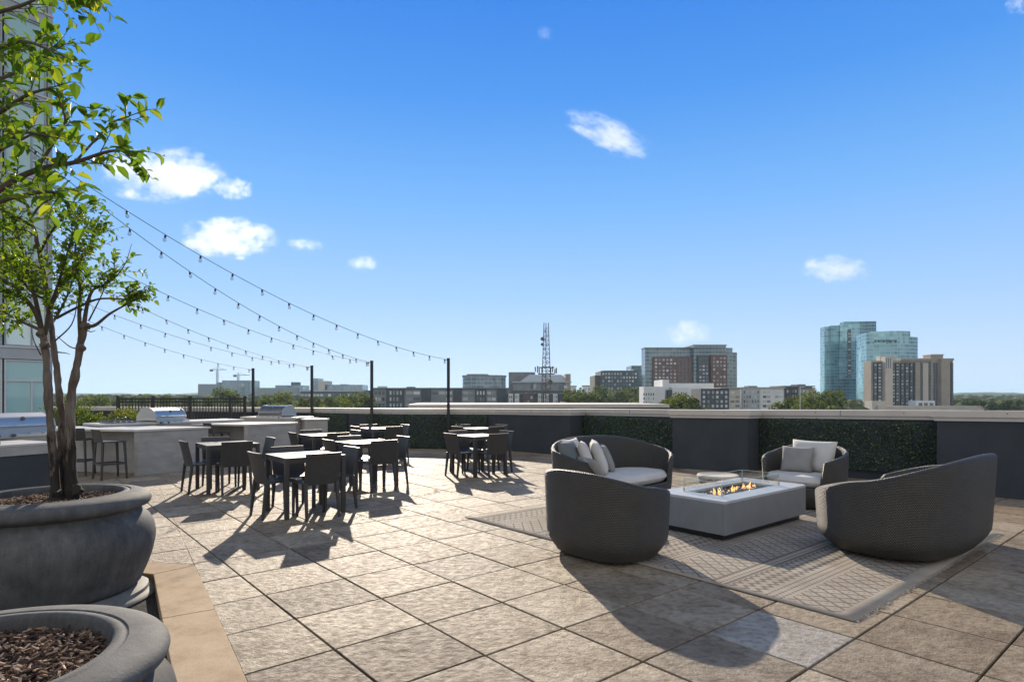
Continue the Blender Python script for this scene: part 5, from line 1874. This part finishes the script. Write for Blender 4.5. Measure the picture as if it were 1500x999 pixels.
TREES = [ # px, top py, distance, kind, label
 (993,581,190,0,"bright green tree before the white building's small windows"),
 (1020,585,185,1,"thin yellow-green tree before the charcoal apartments' left end"),
 (975,587,200,1,"low tree at the left foot of the white building"),
 (1188,577,230,2,"large dull green tree before the stepped apartments' right end"),
 (1160,584,210,1,"low yellowish tree left of the thin street light"),
 (1205,574,260,0,"tree with open crown at the foot of the glass towers"),
 (1215,583,235,1,"small round tree right of the open-crowned tree"),
 (1180,588,180,2,"low spreading tree just over the coping below the street light"),
 (855,574,330,2,"dark tree at the right end of the grey hall"),
 (872,577,340,0,"mid green tree below the low grey house"),
 (885,566,420,2,"broad dark tree below the gridded office's left end"),
 (905,572,400,0,"dark tree below the middle of the gridded office"),
 (922,568,430,1,"rounded tree below the gridded office's right end"),
 (932,580,350,1,"reddish tree left of the white building"),
 (843,580,300,1,"yellowish tree right of the white window bays"),
 (833,572,340,0,"dark tree close to the lattice mast's foot"),
 (522,576,300,2,"bushy tree right of the long garage"),
 (500,580,280,0,"tree in front of the long garage's middle"),
 (480,582,260,1,"small tree in front of the garage's pale door"),
 (535,580,290,1,"tree just left of the third pole"),
 (510,588,220,2,"low spreading tree over the coping left of the third pole"),
 (420,575,330,2,"round tree between the first and second poles"),
 (398,580,300,0,"tree right of the leftmost pole"),
 (440,584,260,1,"small tree left of the second pole"),
 (384,586,240,1,"low tree beside the leftmost pole"),
 (336,572,340,0,"taller tree standing against the unfinished building"),
 (305,582,300,2,"broad tree seen over the fence's middle"),
 (270,581,320,1,"rounded tree seen over the fence's left half"),
 (240,580,330,0,"tree seen over the fence's second panel"),
 (210,579,340,2,"broad tree seen over the fence's left end"),
 (180,581,300,1,"light green tree left of the fence"),
 (152,580,260,2,"broad light tree between the trunks and the fence"),
 (126,584,230,0,"light green tree just right of the trunks"),
 (1425,586,400,2,"tree among the suburb right of the tan condominium"),
 (1450,588,380,0,"small tree in the suburb, middle of the far right"),
 (1480,587,360,1,"tree in the suburb at the right edge"),
]
usedk = [False]*3
rr = random.Random(77)
for px, py, Y, kd, lab in TREES:
    zt3 = EYE-(py-HY)*Y/FPX - ZG
    Hh = (20, 17, 22)[kd]
    r_ = KINDS[kd] if not usedk[kd] else copy_tree(KINDS[kd])
    usedk[kd] = True
    r_.location = (at(px, HY, Y).x, Y, ZG)
    s_ = zt3/(Hh*.98)
    r_.scale = (s_*rr.uniform(.85,1.1), s_*rr.uniform(.85,1.1), s_)
    r_.rotation_euler = (0,0,rr.uniform(0,6.28))
    r_["label"] = lab

def wood_blobs(name, rows, seed, mat):
    rr = random.Random(seed)
    bmx = bmesh.new(); bmesh.ops.create_icosphere(bmx, subdivisions=2, radius=1)
    iv = [v.co.copy() for v in bmx.verts]; iff = [tuple(v.index for v in f.verts) for f in bmx.faces]; bmx.free()
    mb = MB()
    for (px0, px1, Y0, Y1, n, py0, py1) in rows:
        for k in range(n):
            Y = rr.uniform(Y0, Y1); px = rr.uniform(px0, px1); py = rr.uniform(py0, py1)
            c = at(px, py, Y); r = rr.uniform(4.5, 8.5)*(1 if Y < 900 else 1.8); c.z -= r
            for q in range(1):
                off = Vector((rr.random()*50, rr.random()*50, 0))
                vs = [c + Vector((v.x*r, v.y*r, v.z*r*.9))*(1+.38*mnoise.noise(v*2.1+off)+.2*mnoise.noise(v*5.3+off)) for v in iv]
                mb.add(vs, iff)
    o = mb.build(name, mat)
    return tag(o, kind='stuff')
wood_blobs("distant_woods", [
  (60, 560, 380, 560, 330, 581, 596), (60, 560, 700, 1000, 260, 576.5, 582), (-200, 60, 400, 900, 120, 578, 590),
  (820, 945, 420, 600, 90, 574, 590), (1140, 1260, 300, 500, 60, 582, 596), (1395, 1700, 450, 800, 260, 582, 597), (1395, 1700, 900, 1300, 160, 577.5, 582),
], 5, M['woods'])
# far ridges
rdg = MB()
def ridge(Y, px0, px1, f, amp, base):
    n = 160
    b = len(rdg.v)
    for i in range(n+1):
        px = px0+(px1-px0)*i/n
        y = base - amp*(mnoise.noise(Vector((px*.012+f, f, 0)))+.5*mnoise.noise(Vector((px*.05, f*2, 0)))+.25*mnoise.noise(Vector((px*.21, f*3, 0))))
        p = at(px, y, Y)
        for dy, zz in ((-300, -20), (-120, (p.z+20)*.6-20), (0, p.z), (200, (p.z+20)*.8-20), (600, -20)):
            rdg.v.append((p.x*(1+dy/Y), Y+dy, zz))
    for i in range(n):
        for k in range(4):
            a = b+i*5+k
            rdg.f.append((a, a+5, a+6, a+1))
ridge(2200, -400, 1900, 1.3, 2.2, 577.5)
ridge(3600, -400, 1900, 7.7, 3.0, 575.8)
tag(rdg.build("hills", M['woods'], smooth=True), kind='structure')
# suburb houses at the right
rr = random.Random(12)
proto = None
for k, (px, py, Y, lab) in enumerate(((1412,587,520,"pale house nearest the tan condominium in the right suburb"), (1436,590,480,"grey-roofed house in the middle of the right suburb"), (1463,589,500,"white house in the right suburb beside the dark tree"), (1491,591,470,"low house at the far right of the suburb"))):
    if proto is None:
        proto = thing("house", "", "house", (0,0,0), 0, "houses in the right suburb")
        MB().span(-6,6,-4,4,0,7).build("wall", M['whitewall'], proto)
        rf = MB(); rf.add([(-6.6,-4.8,7),(6.6,-4.8,7),(6.6,4.8,7),(-6.6,4.8,7),(-5.5,0,10),(5.5,0,10)], [(0,1,5,4),(2,3,4,5),(1,2,5),(3,0,4),(3,2,1,0)])
        rf.build("roof", M['roofgrey'], proto)
        for x in (-4,-1.3,1.3,4): MB().box((x,-4.05,4.8),(1.2,.1,1.5)).build("window", M['window'], proto)
        h_ = proto
    else: h_ = copy_tree(proto)
    p = at(px, py, Y)
    h_.location = (p.x, Y, p.z-10); h_.rotation_euler = (0,0,rr.uniform(-.6,.6)); h_["label"] = lab

# ------------------------------------------------------------------ clouds
def cloud_mat(seed, dens):
    m = bpy.data.materials.new("cloud_vapour"); m.use_nodes = True
    nt = m.node_tree
    for n in list(nt.nodes): nt.nodes.remove(n)
    out = nt.nodes.new("ShaderNodeOutputMaterial")
    pv = nt.nodes.new("ShaderNodeVolumePrincipled")
    pv.inputs['Color'].default_value = (1, 1, 1, 1); pv.inputs['Anisotropy'].default_value = .35
    tc = nt.nodes.new("ShaderNodeTexCoord")
    dens = dens*.50
    x, y, z = xyz(nt, tc.outputs['Object'])
    mp = nt.nodes.new("ShaderNodeMapping"); mp.inputs['Location'].default_value = (seed*3.1, seed*1.7, seed); mp.inputs['Scale'].default_value = (1.0, 1.0, .62)
    nt.links.new(tc.outputs['Object'], mp.inputs[0])
    n1 = E(nt, noise(nt, mp.outputs[0], 2.1, 7, .62))
    r2 = x*x + y*y + z*z*1.0
    n2 = E(nt, noise(nt, mp.outputs[0], 7.5, 6, .7))
    d = (n1 - .47)*3.4 + (n2 - .5)*1.5 + (r2*-1.0 + 1.0)*.62 - .36
    edge = (r2*-1.0 + 1.0).max(0.0).min(.25)*4.0
    d = d.max(0.0).min(.6)*1.7*dens*edge
    nt.links.new(d.v, pv.inputs['Density'])
    nt.links.new(pv.outputs[0], out.inputs['Volume'])
    return m
def cloud(label, px, py, wpx, hpx, seed, dens=.02, tilt=0, Y=3000):
    k = Y/FPX
    bmx = bmesh.new(); bmesh.ops.create_icosphere(bmx, subdivisions=3, radius=1.0)
    me = bpy.data.meshes.new("cloud"); bmx.to_mesh(me); bmx.free()
    me.materials.append(cloud_mat(seed, dens))
    o = bpy.data.objects.new("cloud", me); COL.objects.link(o)
    o.location = at(px, py, Y)
    o.scale = (wpx/2*k*1.12, wpx/2*k*.7, hpx/2*k*1.25)
    o.rotation_euler = (0, R(tilt), 0)
    tag(o, label, "cloud", "small white clouds in the blue sky")
CLOUDS = [("largest white cloud, upper left beside the tree", 243, 258, 172, 62, 1, .018, -6), ("small white puff just right of the largest cloud", 342, 277, 58, 30, 2, .02, 0),
 ("broad white cloud below the largest, above the string lights", 335, 349, 135, 52, 3, .022, 0), ("faint flat cloud right of the broad one", 445, 358, 56, 18, 4, .010, 6),
 ("small white cloud low at left centre, above the strings", 532, 386, 46, 22, 5, .016, 0), ("slanting wispy white cloud high at centre right", 890, 198, 140, 29, 6, .011, 22),
 ("flat white cloud above the glass towers", 1222, 394, 100, 36, 7, .011, 6), ("small pinkish cloud above the brick tower", 1008, 488, 66, 36, 8, .010, 0),
 ("tiny faint wisp high at top centre", 798, 49, 26, 18, 9, .006, 0), ("scrap of white cloud in the top right corner", 1494, 6, 40, 26, 10, .012, 0)]
for c in CLOUDS: cloud(*c)

# ------------------------------------------------------------------ air
hz_ = MB(); hz_.span(-6000, 6000, -200, 8200, -25.5, 135)
hm = bpy.data.materials.new("haze_air"); hm.use_nodes = True
nt = hm.node_tree
for n in list(nt.nodes): nt.nodes.remove(n)
out = nt.nodes.new("ShaderNodeOutputMaterial"); pv = nt.nodes.new("ShaderNodeVolumePrincipled")
pv.inputs['Color'].default_value = (.55, .80, 1, 1); pv.inputs['Density'].default_value = .00009; pv.inputs['Anisotropy'].default_value = .2
nt.links.new(pv.outputs[0], out.inputs['Volume'])
tag(hz_.build("haze", hm), kind='stuff')
